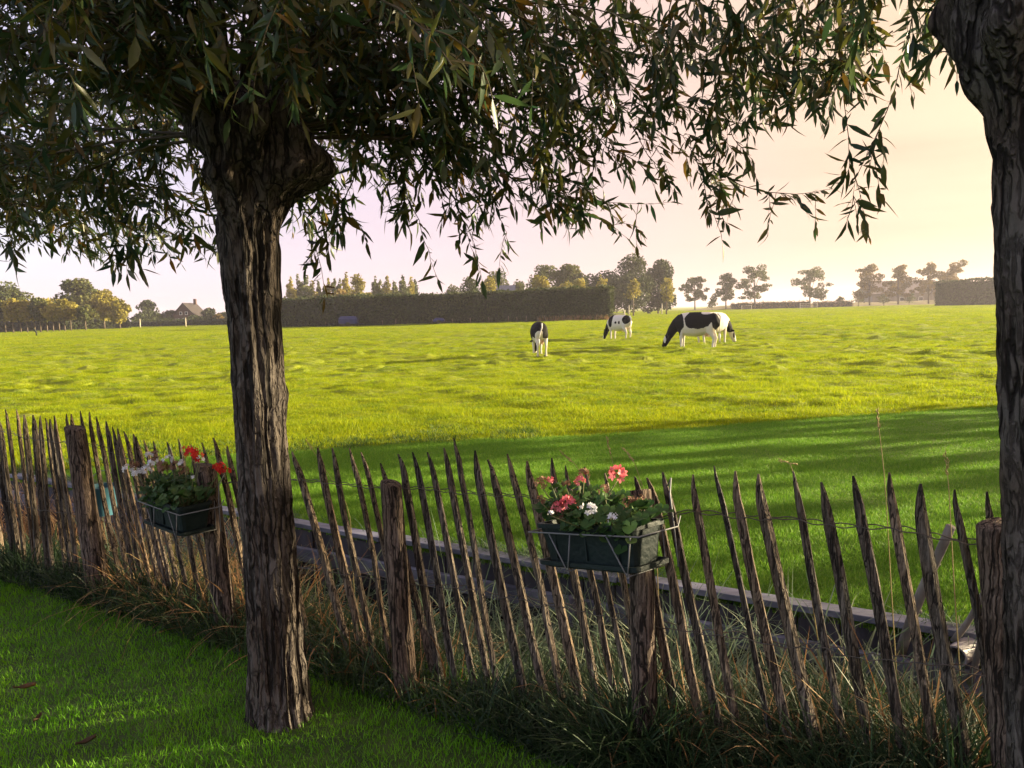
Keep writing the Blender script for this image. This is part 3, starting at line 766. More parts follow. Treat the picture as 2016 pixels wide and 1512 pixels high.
seed_stem([(1610, 1260), (1590, 1120), (1572, 980), (1558, 912), (1542, 908)], 2.8, 'hooked yellow grass stem curling over a picket tip')
seed_stem([(700, 1230), (690, 1000), (605, 870)], 2.9, 'pale straw stem leaning beside the big trunk', True)
# dead stick on the lawn edge and fallen leaves
a, b = gnd(822, 1362), gnd(932, 1418)
st = MB().tube([np.zeros(3) + (0, 0, .045), (b - a) * .5 + (0, 0, .055), (b - a) + (0, 0, .03)], [.004, .0035, .003], 6).obj('twig_stick', M['straw'], None); st.location = a
tag(st, 'thin straight straw stick lying on the grass edge', 'stick')
for (x, y, az, ln, lb) in [(50, 1368, .2, .09, 'long curled orange brown fallen leaf on the lawn'), (170, 1478, .7, .07, 'dark curled dead leaf lying on the lawn'), (75, 1432, 1.5, .05, 'small dark withered leaf on the lawn near the orange one')]:
    g = gnd(x, y); V = []; Fc = []
    for k in range(7):
        t = k / 6; w = .018 * math.sin(math.pi * min(max(t, .04), .96)) * (ln / .12)
        V += [((t - .5) * ln, -w, .012 + .02 * abs(t - .5)), ((t - .5) * ln, 0, .0 + .02 * abs(t - .5)), ((t - .5) * ln, w, .016 + .02 * (t - .5))]
    for k in range(6):
        for j in (0, 1): Fc.append((3 * k + j, 3 * k + j + 1, 3 * k + 4 + j, 3 * k + 3 + j))
    o = mesh_obj('fallen_leaf', V, Fc, mat('dead_leaf', (0.05, 0.03, 0.015), (0.20, 0.09, 0.02) if ln > .08 else (0.08, 0.05, 0.03), 30, 0.8), None)
    o.location = (g[0], g[1], .028); o.rotation_euler = (0.1, 0, az); o.modifiers.new('thickness', 'SOLIDIFY').thickness = .001
    tag(o, lb, 'leaf', 'fallen leaves on the lawn')

# light blue bucket half hidden behind the left pickets
bp = on_s(206, 1012, 3.0)
bk = thing('bucket', 'small light blue plastic bucket on the bank behind the left pickets', 'bucket', bp)
M['blue_plastic'] = mat('blue_plastic', (0.035, 0.11, 0.15), (0.05, 0.14, 0.19), 6, .45)
mbk = MB(); mbk.tube([(0, 0, 0), (0, 0, .02), (0, 0, .19), (0, 0, .20)], [.075, .078, .10, .106], 20, cap=False, up=(1, 0, 0)); mbk.tube([(0, 0, .20), (0, 0, .03)], [.098, .072], 20, cap=False, up=(1, 0, 0)); mbk.tube([(0, 0, .20), (0, 0, .2005)], [.106, .098], 20, cap=False, up=(1, 0, 0)); mbk.tube([(0, 0, .0), (0, 0, .03)], [.074, .07], 20, cap=True, up=(1, 0, 0)); mbk.obj('pail', M['blue_plastic'], bk)
MB().tube([(-.103, 0, .18)] + [(-.103 * math.cos(t), .03, .18 + .12 * math.sin(t)) for t in np.linspace(.15, 2.99, 12)] + [(.103, 0, .18)], .003, 6).obj('handle', M['wire_light'], bk)

# ================================================================== pollard willows
TREES = {}
def trunk_mesh(nz, nt, prof, lean, seed, lobes):
    """one continuous trunk that swells into the knobbly pollard head; prof = [(z, r)]"""
    zs = np.linspace(prof[0][0], prof[-1][0], nz)
    pr = np.interp(zs, [p[0] for p in prof], [p[1] for p in prof])
    th = np.linspace(0, 2 * math.pi, nt, endpoint=False)
    V = np.zeros((nz, nt, 3))
    for i, z in enumerate(zs):
        c, s_ = np.cos(th), np.sin(th)
        rad = np.full(nt, pr[i])
        head = max(0.0, min(1.0, (z - 1.85) / 0.25))
        for j in range(nt):
            q = Vector((c[j] * 1.0, s_[j] * 1.0, z * 0.55)) + Vector((seed, seed * 2, 0))
            low = mnoise.noise(q * 1.3)
            wob = 0.7 * mnoise.noise(Vector((c[j] * 2, s_[j] * 2, z * 6 + seed)))
            ridge = 1 - abs(mnoise.noise(Vector((c[j] * 5.5 + wob, s_[j] * 5.5 + wob, z * 1.6 + seed))))
            fine = mnoise.noise(Vector((c[j] * 11, s_[j] * 11, z * 9 + seed)))
            rad[j] += low * 0.018 * (1 + 2 * head) + (ridge - .75) * 0.026 + fine * 0.005
            if head > 0:
                rad[j] += head * (0.075 * mnoise.noise(Vector((c[j] * 2.2, s_[j] * 2.2, z * 5 + seed))) + 0.035 * mnoise.noise(Vector((c[j] * 5, s_[j] * 5, z * 13))))
        for (la, lz, lr, lw, lh) in lobes:
            dth = np.angle(np.exp(1j * (th - la)))
            rad += lr * np.exp(-(dth / lw) ** 2 - ((z - lz) / lh) ** 2)
        V[i, :, 0] = lean[0] * z + rad * c; V[i, :, 1] = lean[1] * z + rad * s_; V[i, :, 2] = z
    V = V.reshape(-1, 3)
    i = np.arange(nz - 1)[:, None] * nt + np.arange(nt)
    i2 = np.arange(nz - 1)[:, None] * nt + (np.arange(nt) + 1) % nt
    Q = np.stack([i, i2, i2 + nt, i + nt], -1).reshape(-1, 4)
    return V, Q
def leaf_cloud(P, D, Nn, L, W, curl, rnd):
    """lanceolate folded leaves: base, 2 shoulders, 2 waist, tip"""
    n = len(P)
    D = D / np.linalg.norm(D, axis=1, keepdims=True)
    Sd = np.cross(D, Nn); Sd /= np.linalg.norm(Sd, axis=1, keepdims=True) + 1e-9
    Nn = np.cross(Sd, D)
    V = np.zeros((n, 8, 3))
    def pt(t, w, lift): return P + D * (L * t)[:, None] + Sd * (W * w)[:, None] + Nn * (L * (lift - curl * t * t))[:, None]
    z = np.zeros(n); o = np.ones(n)
    V[:, 0] = pt(0 * o, 0 * o, 0); V[:, 1] = pt(.3 * o, -.46 * o, .03); V[:, 2] = pt(.3 * o, 0 * o, 0); V[:, 3] = pt(.3 * o, .46 * o, .03)
    V[:, 4] = pt(.62 * o, -.40 * o, .02); V[:, 5] = pt(.62 * o, 0 * o, 0); V[:, 6] = pt(.62 * o, .40 * o, .02); V[:, 7] = pt(o, 0 * o, 0)
    b = (np.arange(n) * 8)[:, None]
    T = np.concatenate([b + np.array(f) for f in ((0, 2, 1), (0, 3, 2), (4, 5, 7), (5, 6, 7))])
    Q = np.concatenate([b + np.array(f) for f in ((1, 2, 5, 4), (2, 3, 6, 5))])
    return V.reshape(-1, 3), [T, Q], np.repeat(rnd, 8)
def grow(p, d, L, npt, droop, wig, rr, zmin):
    pts = [np.array(p, float)]; d = np.array(d, float) / np.linalg.norm(d)
    for k in range(npt):
        t = (k + 1) / npt
        d = d + np.array([0, 0, -droop * t / npt * 3]) + np.array([rr.gauss(0, wig), rr.gauss(0, wig), rr.gauss(0, wig * .7)])
        d /= np.linalg.norm(d)
        q = pts[-1] + d * L / npt
        if q[2] < (zmin(q) if callable(zmin) else zmin) + rr.uniform(-.05, .06): break
        if np.linalg.norm(q - O) < 1.25: break
        pts.append(q)
    return np.array(pts)
def willow(base, label, seed, prof, lobes, lean, n_shoots, sprays, res, n_leaf_parts, elev=(-8, 70), az_w=None, zmin=2.0, head_z=2.28, len_r=(0.9, 1.7), head_r=0.26):
    rr = random.Random(seed)
    base = np.array([base[0], base[1], 0.0])
    root = thing('willow_tree', label, 'tree', base, group='pollard willows in a row')
    V, Q = trunk_mesh(res[0], res[1], prof, lean, seed, lobes)
    mesh_obj('trunk', V, Q, M['bark'], root)
    hc = base + np.array([lean[0] * head_z, lean[1] * head_z, head_z])
    paths = []     # (points, base radius, leafy from t)
    for _ in range(n_shoots):
        az = rr.uniform(0, 2 * math.pi) if az_w is None else rr.gauss(*az_w)
        el = R(rr.uniform(*elev))
        d = np.array([math.cos(az) * math.cos(el), math.sin(az) * math.cos(el), math.sin(el)])
        st = hc + d * np.array([head_r * .8, head_r * .8, .18])
        L = rr.uniform(*len_r)
        P = grow(st, d, L, 13, rr.uniform(.35, 1.0) * (1.0 if el > R(15) else .55), .05, rr, zmin)
        if len(P) < 3: continue
        paths.append((P, .0075, .12))
        for _k in range(rr.randint(5, 9)):
            t = rr.uniform(.12, .97); i = min(int(t * (len(P) - 1)), len(P) - 2)
            q = P[i] + (P[i + 1] - P[i]) * (t * (len(P) - 1) - i)
            tn = P[i + 1] - P[i]; tn /= np.linalg.norm(tn)
            rd = np.array([rr.gauss(0, 1), rr.gauss(0, 1), rr.gauss(0, .7) - .25])
            sp = grow(q, tn * .7 + rd * .6, rr.uniform(.2, .55), 7, 1.0, .07, rr, (lambda q: zmin(q) - .04) if callable(zmin) else zmin - .04)
            if len(sp) > 2: paths.append((sp, .0028, .05))
    for pl, Yd in sprays:
        P = np.array([at_y(x, y, Yd + (k / max(1, len(pl) - 1)) * rr.uniform(-.08, .08)) for k, (x, y) in enumerate(pl)])
        t = np.linspace(0, 1, 14); tt = np.linspace(0, 1, len(P))
        C = np.stack([np.interp(t, tt, P[:, j]) for j in range(3)], 1)
        for _k in range(2): C[1:-1] = (C[:-2] + 2 * C[1:-1] + C[2:]) / 4
        C += rng.normal(0, .004, C.shape)
        paths.append((C, .0032, .0))
        for _k in range(max(2, int(np.linalg.norm(P[-1] - P[0]) * 9))):
            i = rr.randint(1, 11); tn = C[i + 1] - C[i]; tn /= np.linalg.norm(tn)
            sp = grow(C[i], tn * .6 + np.array([rr.gauss(0, .6), rr.gauss(0, .5), rr.gauss(-.45, .4)]), rr.uniform(.08, .2), 5, .8, .06, rr, 1.6)
            if len(sp) > 2: paths.append((sp, .0018, .1))
    br = MB(); LP, LD = [], []
    for P, r0, t0 in paths:
        n = len(P)
        br.tube(P - base, np.linspace(r0, max(.0009, r0 * .22), n), 5 if r0 > .005 else 3, cap=False)
        seg = np.linalg.norm(np.diff(P, axis=0), axis=1); cum = np.concatenate([[0], np.cumsum(seg)])
        s_ = cum[-1] * t0 + .01
        while s_ < cum[-1]:
            i = min(np.searchsorted(cum, s_) - 1, n - 2)
            q = P[i] + (P[i + 1] - P[i]) * (s_ - cum[i]) / (seg[i] + 1e-9)
            tn = (P[i + 1] - P[i]) / (seg[i] + 1e-9)
            dd = tn * rr.uniform(.3, .9) + np.array([rr.gauss(0, .7), rr.gauss(0, .7), rr.gauss(-.25, .6)])
            LP.append(q); LD.append(dd)
            s_ += rr.uniform(.012, .024)
        LP.append(P[-1]); LD.append(P[-1] - P[-2] + np.array([0, 0, -.01]))
    brn = br.obj('branches', M['twig'], root)
    LP, LD = np.array(LP), np.array(LD)
    k = np.linalg.norm(LP - O, axis=1) > 1.3
    LP, LD = LP[k], LD[k]; n = len(LP)
    LD /= np.linalg.norm(LD, axis=1, keepdims=True)
    NN = rng.normal(0, 1, (n, 3)) + np.array([0, 0, .9])
    L = np.clip(rng.normal(.067, .02, n), .03, .125); W = L * U_(.17, .30, n)
    rnd = np.clip(rng.normal(.38, .22, n) + (rng.random(n) < .05) * .4, 0, 1)
    curl = rng.normal(.10, .22, n)
    # the leaves that show largest are pieces of their own
    pj = proj(LP); vis = (pj[:, 2] > .5) & (pj[:, 0] > -20) & (pj[:, 0] < 2036) & (pj[:, 1] > -20)
    size = np.where(vis, L / np.maximum(pj[:, 2], .5), 0)
    order = np.argsort(-size); single = order[:n_leaf_parts]; single = single[size[single] > 0]
    mask = np.ones(n, bool); mask[single] = False
    crown_o = mesh_obj('crown', *(lambda a: (a[0] - base, a[1]))(leaf_cloud(LP[mask], LD[mask], NN[mask], L[mask], W[mask], curl[mask], rnd[mask])[:2]), M['willow_leaf'], root,
                       attrs={'rnd': np.repeat(rnd[mask], 8)})
    crown_o['kind'] = 'stuff'
    var = []
    for v in range(10):
        a = leaf_cloud(np.zeros((1, 3)), np.array([[1., 0, 0]]), np.array([[0, 0, 1.]]), np.array([1.]), np.array([U_(.16, .23, 1)[0]]), np.array([rng.normal(.12, .12)]), np.array([U_(.05, .8, 1)[0]]))
        var.append(mk_mesh('leaf', a[0], a[1], M['willow_leaf'], True, {'rnd': a[2]}))
    for j in single:
        o = link(bpy.data.objects.new('leaf', var[rr.randrange(10)]), root)
        x = Vector(LD[j]).normalized(); y = Vector(NN[j]).cross(x).normalized(); z = x.cross(y)
        o.matrix_local = Matrix.Translation(Vector(LP[j] - base)) @ Matrix((x, y, z)).transposed().to_4x4() @ Matrix.Diagonal((L[j], L[j], L[j], 1))
    return n
T1 = (-0.965, 2.96); T0 = (-3.16, 4.26); T2 = (1.262, 1.66); T2LEAN = -0.068
profA = [(-.06, .145), (.04, .122), (.25, .104), (.7, .092), (1.2, .088), (1.6, .094), (1.85, .108), (1.98, .122), (2.05, .14), (2.12, .185), (2.26, .22), (2.36, .205), (2.44, .16), (2.48, .02)]
sprT1 = [
    ([(120, 240), (190, 360), (228, 460), (222, 532)], 3.2), ([(80, 250), (45, 400), (14, 492)], 3.2), ([(270, 250), (320, 380), (362, 482)], 3.3),
    ([(330, 240), (310, 380), (268, 470), (244, 510)], 3.3), ([(370, 260), (400, 380), (416, 450)], 3.3), ([(150, 250), (250, 380), (258, 500)], 3.3),
    ([(700, 300), (690, 380), (640, 450), (602, 526)], 3.1), ([(640, 330), (668, 400), (680, 432)], 3.1),
    ([(770, 250), (800, 380), (838, 470), (862, 548)], 3.3), ([(830, 300), (900, 400), (922, 470), (938, 520)], 3.4), ([(800, 300), (795, 390), (805, 450)], 3.3), ([(950, 330), (980, 420), (1004, 478)], 3.5),
    ([(850, 280), (1000, 350), (1120, 395), (1220, 400), (1316, 400)], 3.6), ([(1100, 370), (1160, 420), (1236, 466)], 3.7), ([(1120, 250), (1150, 340), (1148, 400)], 3.6), ([(1060, 300), (1110, 370), (1130, 420)], 3.6),
    ([(1180, 180), (1300, 260), (1380, 330), (1420, 370)], 3.7), ([(1250, 200), (1330, 250), (1370, 300)], 3.6), ([(1240, 240), (1290, 330), (1310, 345)], 3.6),
    ([(1390, 200), (1420, 330), (1415, 400), (1428, 442)], 3.5), ([(1400, 330), (1480, 375), (1560, 385), (1640, 372)], 3.6), ([(1430, 180), (1440, 270), (1480, 310)], 3.5), ([(1380, 300), (1385, 360), (1400, 430)], 3.5),
    ([(1500, 130), (1560, 190), (1600, 200)], 3.5), ([(600, 60), (900, 180), (1200, 215), (1500, 190)], 3.3), ([(1000, 60), (1300, 120), (1600, 140), (1720, 160)], 3.5), ([(1100, 100), (1300, 190), (1450, 250), (1530, 240)], 3.6)]
sprT2 = [([(1800, -60), (1795, 40), (1765, 150), (1740, 240), (1695, 320), (1680, 380), (1672, 432)], 2.9), ([(1660, -40), (1655, 100), (1660, 230), (1680, 330), (1655, 345)], 2.9), ([(1840, -30), (1870, 30), (1862, 90), (1835, 110)], 2.1),
         ([(1760, 60), (1700, 110), (1620, 130), (1560, 120)], 2.9), ([(1720, -50), (1700, 60), (1720, 130)], 2.9), ([(1600, -50), (1560, 60), (1580, 150), (1550, 200)], 2.9),
         ([(1500, -60), (1470, 60), (1480, 180), (1430, 230)], 3.1), ([(1640, -60), (1600, 20), (1620, 110), (1700, 150)], 2.9), ([(1560, -60), (1520, 40), (1540, 140)], 3.0)]
_r = random.Random(5)
for _ in range(16):
    x0 = _r.uniform(1330, 1760); x1 = x0 + _r.uniform(-90, 90); y1 = _r.uniform(90, 215) if x1 < 1600 else _r.uniform(60, 160)
    sprT2.append(([(x0, -70), ((x0 + x1) / 2 + _r.uniform(-30, 30), y1 * .45), (x1, y1)], _r.uniform(2.7, 3.4)))
for _ in range(52):
    x0 = _r.uniform(620, 1420); x1 = x0 + _r.uniform(-60, 150); y1 = _r.uniform(150, 330) if x1 < 1150 else _r.uniform(110, 250)
    sprT1.append(([(x0, _r.uniform(-40, 60)), ((x0 + x1) / 2 + _r.uniform(-40, 40), y1 * .5), (x1, y1)], _r.uniform(2.7, 3.7)))
nl = willow(T1, 'pollard willow with thick ridged trunk rising from the lawn between the two flower boxes', 3, profA,
            [(0.1, 2.15, .12, .7, .09), (3.2, 2.18, -.11, .8, .16), (1.7, .62, .02, .25, .05), (0.35, 1.30, .02, .35, .05)], (-0.012, 0.0), 158, sprT1, (260, 120), 260, elev=(-2, 62), len_r=(.9, 2.0), zmin=lambda q: 2.02 if q[1] > 3.05 else (1.6 + .272 * q[1] if abs(q[0] + .328 * q[1]) < .55 else 1.6 + .20 * q[1]))
willow(T0, 'pollard willow whose head and hanging leaves show beyond the leftmost pickets', 11, profA, [(0.4, 2.14, .08, .6, .08)], (-0.01, 0), 80, [], (110, 60), 60, elev=(0, 60), zmin=2.05)
willow(T2, 'pollard willow by the end fence post with pale scarred bark and dark overhanging head', 19,
       [(-.06, .135), (.04, .112), (.25, .102), (.7, .096), (1.2, .094), (1.6, .095), (1.84, .097), (1.92, .100), (2.0, .108), (2.08, .128), (2.16, .152), (2.26, .182), (2.36, .19), (2.44, .15), (2.48, .02)],
       [], (T2LEAN, 0.0), 26, sprT2, (220, 110), 60, elev=(22, 75), zmin=2.30)

# ================================================================== flower boxes
def flower_box(corner_px, Y, yaw, label, L=.42, W=.17, H=.125, tilt=None):
    """corner_px: nearest lower corner; long side runs from there to the left, away from the viewer"""
    P = at_y(*corner_px, Y)
    a = np.array([math.cos(yaw), math.sin(yaw), 0]); b = np.array([-a[1], a[0], 0])      # a: long axis towards the near right end, b: away
    c = P - a * L / 2 + b * W / 2
    t = thing('flower_box', label, 'flower box', c, yaw, group='flower boxes hung on the fence')
    # local: x long, y depth, z up from the bottom of the tray
    def shell(z0, z1, l0, w0, l1, w1, th, rim, ribs):
        V, Fc = [], []
        def ring(l, w, z, k=0.02):
            pts = []
            for (sx, sy) in ((1, -1), (1, 1), (-1, 1), (-1, -1)):
                for q in range(3):
                    ang_ = math.atan2(sy, sx) + (q - 1) * math.pi / 4
                    pts.append((sx * (l / 2 - k) + k * math.cos(ang_), sy * (w / 2 - k) + k * math.sin(ang_), z))
            return pts
        rings = [ring(l0, w0, z0), ring(l0 + (l1 - l0) * .5, w0 + (w1 - w0) * .5, (z0 + z1) / 2), ring(l1, w1, z1 - .016), ring(l1 + rim, w1 + rim, z1 - .014), ring(l1 + rim, w1 + rim, z1),
                 ring(l1 - th, w1 - th, z1), ring(l0 - th, w0 - th, z0 + th)]
        for r in rings: V += r
        n = 12
        for i in range(len(rings) - 1):
            for k in range(n): Fc.append((i * n + k, i * n + (k + 1) % n, (i + 1) * n + (k + 1) % n, (i + 1) * n + k))
        Fc.append(tuple(range(n))[::-1]); Fc.append(tuple((len(rings) - 1) * n + k for k in range(n)))
        return V, Fc
    V, Fc = shell(.018, .018 + H, L * .86, W * .76, L * .94, W * .92, .008, .018, 0)
    tr = mesh_obj('trough', V, Fc, M['trough'], t, smooth=False)
    for k in (-.5, 0, .5):     # moulded ribs of the front and back
        for sy in (-1, 1):
            MB().box((k * L * .62, sy * W * .423, .018 + H * .46), (.003, .0035, H * .38)).obj('rib', M['trough'], tr, smooth=False)
    V, Fc = shell(0, .022, L * .90, W * .86, L * .97, W * 1.0, .006, .008, 0)
    mesh_obj('drip_tray', V, Fc, M['trough'], t, smooth=False)
    MB().box((0, 0, .018 + H - .03), (L * .44, W * .40, .004)).obj('potting_soil', M['soil'], t, smooth=False)
    # wire holder
    h = MB(); zt = .018 + H * .78; yf = -W * .56; yb = W * .62; xl = L * .55
    h.tube([(-xl, yb + .02, zt + .03), (-xl, yb, zt), (-xl, yf, zt), (xl * 0.0, yf - .004, zt), (xl, yf, zt), (xl, yb, zt), (xl, yb + .02, zt + .03)], .0028, 6)
    for x0 in (-.28, .30):
        h.tube([(x0 * L - .02, yf, zt), (x0 * L + .045, yf + .002, -.006), (x0 * L + .045, yb, -.008), (x0 * L + .045, yb, zt + .02)], .0024, 6)
        h.tube([(x0 * L + .075, yf, zt), (x0 * L + .048, yf + .002, -.004)], .0022, 6)
    h.tube([(xl * .94, yb, -.01), (xl * .94, yb, zt + .02), (xl * .9, yb + .01, zt + .10), (xl * .82, yb + .05, zt + .145), (xl * .72, yb + .06, zt + .12)], .0026, 6)
    h.obj('wire_holder', M['wire_light'], t)
    if tilt:      # hangs crooked in its wire holder
        vd = Vector((c[0], c[1], 0)).normalized(); sd = Vector((vd[1], -vd[0], 0))
        rt = Matrix.Rotation(-tilt[1], 4, vd) @ Matrix.Rotation(-tilt[0], 4, sd)
        ctr = Vector(c) + Vector((0, 0, H * .5))
        t.matrix_world = Matrix.Translation(ctr) @ rt @ Matrix.Translation(Vector(c) - ctr) @ Matrix.Rotation(yaw, 4, 'Z')
    return t, c, a, b, H
def rosette(mb_list, c, r, rr):
    pass
def petal_head(c, R_, mats, rr, parent, name='flower_head', nfl=14):
    """an umbel of five-petalled florets"""
    V, Fc = [], []
    for f in range(nfl):
        th, ph = rr.uniform(0, 6.28), math.acos(rr.uniform(-.35, 1))
        d = np.array([math.sin(ph) * math.cos(th), math.sin(ph) * math.sin(th), math.cos(ph)])
        o = np.array(c) + d * R_ * rr.uniform(.65, 1.0)
        t1 = np.cross(d, (0.3, .5, .8)); t1 /= np.linalg.norm(t1); t2 = np.cross(d, t1)
        a0 = rr.uniform(0, 6.28); pl = R_ * rr.uniform(.42, .62)
        for p in range(5):
            a = a0 + p * 2 * math.pi / 5
            ax = t1 * math.cos(a) + t2 * math.sin(a); sd = np.cross(d, ax)
            cup = rr.uniform(.15, .5)
            b = len(V)
            V += [tuple(o), tuple(o + ax * pl * .6 - sd * pl * .34 + d * pl * cup * .5), tuple(o + ax * pl + d * pl * cup), tuple(o + ax * pl * .6 + sd * pl * .34 + d * pl * cup * .5)]
            Fc.append((b, b + 1, b + 2, b + 3))
    return mesh_obj(name, V, Fc, mats, parent)
def geranium(c, a, b, zsoil, x0, x1, W, label, seed, heads, n_leaf, hgt, group):
    """c centre of the box; plant occupies x0..x1 along the box"""
    rr = random.Random(seed)
    base = c + a * (x0 + x1) / 2 + np.array([0, 0, zsoil])
    t = thing('geranium_plant', label, 'plant', base, math.atan2(a[1], a[0]), group)
    V, Fc, rn = [], [], []
    st = MB()
    for k in range(n_leaf):
        x = rr.uniform(x0, x1) - (x0 + x1) / 2; y = rr.uniform(-W * .55, W * .5); z = hgt * rr.random() ** .8
        x *= 1 + .25 * z / hgt; y *= 1 + .2 * z / hgt
        if y < -W * .42: z = z * .8 - rr.uniform(0, .03)
        r = rr.uniform(.012, .026)
        nrm = np.array([rr.gauss(0, .5), rr.gauss(-.35, .5), 1.0]); nrm /= np.linalg.norm(nrm)
        t1 = np.cross(nrm, (1, .1, 0)); t1 /= np.linalg.norm(t1); t2 = np.cross(nrm, t1)
        b0 = len(V); o = np.array([x, y, z])
        V.append(tuple(o - nrm * r * .22)); n = 14
        for j in range(n):
            th = 2 * math.pi * (j + .5) / n
            q = r * (1 + .13 * math.cos(7 * th)) * (0.55 if j in (0, n - 1) else 1)
            V.append(tuple(o + t1 * q * math.cos(th) + t2 * q * math.sin(th) + nrm * r * .12 * math.sin(3.5 * th)))
        for j in range(n - 1): Fc.append((b0, b0 + 1 + j, b0 + 2 + j))
        rn += [min(1, max(0, rr.gauss(.4, .25)))] * (n + 1)
        if k % 2 == 0: st.tube([(x * .6, y * .4, -.015), (x * .85, y * .8, z * .6), tuple(o)], [.0016, .0013, .001], 4, cap=False)
    mesh_obj('foliage', V, Fc, M['gleaf'], t, attrs={'rnd': rn})
    st.obj('leaf_stalks', M['stem'], t)
    for (px, Yo, col, rad, nf) in heads:
        w = at_y(px[0], px[1], base[1] + Yo * .6 - .05) - base
        # into local frame
        lx, ly, lz = float(w @ a), float(w @ b), float(w[2])
        hd = petal_head((lx, ly, lz), rad, M['petal_' + col], rr, t, 'flower_head', nf)
        sx = max(x0, min(x1, lx * .55 + (x0 + x1) / 2)) - (x0 + x1) / 2
        MB().tube([(sx, ly * .4, 0.0), (lx * .8 + rr.uniform(-.01, .01), ly * .8, lz * .6), (lx, ly, lz - rad * .5)], [.0024, .0019, .0015], 5).obj('stem', M['stem'], hd)
yawR, yawL = -R(31 + 15), -R(31 + 11)
tR, cR, aR, bR, HR = flower_box((1256, 1156), 2.22, yawR, 'dark green flower box holding pink and white geraniums, hung on the paling fence', tilt=(R(8), R(5)))
geranium(cR, aR, bR, .13, -.19, .02, .17, 'pink geranium with withered heads, on the left in the pink flower box', 5,
         [((1120, 995), .04, 'pink', .030, 16), ((1100, 1000), .02, 'pink', .022, 12), ((1143, 950), .12, 'pink', .022, 10), ((1216, 936), .10, 'pink', .030, 14), ((1083, 945), .08, 'pink', .014, 6),
          ((1066, 952), .08, 'dry', .022, 12), ((1115, 955), .12, 'dry', .016, 9), ((1150, 934), .13, 'dry', .02, 9), ((1065, 985), .05, 'dry', .016, 8), ((1098, 1014), .0, 'dry', .018, 10)], 161, 0.102, 'geraniums in the flower boxes')
geranium(cR, aR, bR, .13, -.02, .18, .17, 'white geranium with drying brown heads, on the right in the pink flower box', 6,
         [((1160, 1003), .0, 'white', .024, 9), ((1208, 1022), -.05, 'white', .018, 8), ((1085, 1012), .03, 'white', .012, 6), ((1238, 988), .1, 'dry', .02, 10), ((1262, 985), .1, 'dry', .016, 8), ((1190, 965), .1, 'dry', .018, 9), ((1230, 1000), .06, 'dry', .016, 9)], 127, 0.088, 'geraniums in the flower boxes')
tL, cL, aL, bL, HL = flower_box((357, 1060), 3.52, yawL, 'dark green flower box holding red and white geraniums, hung beside the big trunk')
geranium(cL, aL, bL, .13, -.19, .02, .17, 'white geranium with fading brown heads, on the left in the red flower box', 8,
         [((252, 922), .1, 'white', .024, 10), ((268, 930), .06, 'white', .020, 9), ((288, 926), .03, 'white', .026, 12), ((302, 910), .06, 'white', .024, 11), ((293, 896), .1, 'white', .020, 9), ((330, 905), .06, 'white', .024, 10), ((357, 912), .06, 'white', .018, 9), ((320, 918), .05, 'dry', .03, 14), ((305, 898), .1, 'dry', .026, 12), ((265, 915), .1, 'dry', .022, 12), ((345, 918), .05, 'dry', .026, 12), ((362, 928), .03, 'dry', .024, 12), ((320, 925), .02, 'dry', .022, 12)], 221, 0.116, 'geraniums in the flower boxes')
geranium(cL, aL, bL, .13, -.02, .18, .17, 'red geranium with one bright head reaching past the post beside the big trunk', 9,
         [((378, 893), .12, 'red', .032, 16), ((390, 900), .1, 'red', .026, 12), ((364, 886), .14, 'red', .018, 9), ((432, 922), .05, 'red', .030, 16), ((446, 928), .05, 'red', .020, 9), ((394, 905), .08, 'white', .020, 9), ((380, 940), .02, 'white', .012, 6)], 170, 0.102, 'geraniums in the flower boxes')

# ================================================================== distant trees, hedges, buildings
def leaf_quads(P, size, up=0.3, rnd=None):
    n = len(P)
    nn = rng.normal(0, 1, (n, 3)); nn[:, 2] += up; nn /= np.linalg.norm(nn, axis=1, keepdims=True)
    t1 = np.cross(nn, rng.normal(0, 1, (n, 3))); t1 /= np.linalg.norm(t1, axis=1, keepdims=True); t2 = np.cross(nn, t1)
    s_ = (size * U_(.6, 1.3, n))[:, None]
    V = np.stack([P + t1 * s_ * .75, P + t2 * s_ * .42, P - t1 * s_ * .6 + nn * s_ * .2, P - t2 * s_ * .42], 1).reshape(-1, 3)
    Q = (np.arange(n) * 4)[:, None] + np.arange(4)
    return V, Q, np.repeat(rng.random(n) if rnd is None else rnd, 4)
def crown_points(lobes, n):
    """lobes: (c, r3) ellipsoids; points crowd towards each lobe's outside"""
    vol = np.array([l[1][0] * l[1][1] * l[1][2] for l in lobes]) ** .7
    which = rng.choice(len(lobes), n, p=vol / vol.sum())
    d = rng.normal(0, 1, (n, 3)); d /= np.linalg.norm(d, axis=1, keepdims=True)
    q = rng.random(n) ** .35
    C = np.array([l[0] for l in lobes])[which]; Rr_ = np.array([l[1] for l in lobes])[which]
    tone = np.clip(.5 + .25 * rng.normal(0, 1, len(lobes))[which] * .8 + .18 * rng.normal(0, 1, n), 0, 1)
    return C + d * Rr_ * q[:, None], tone
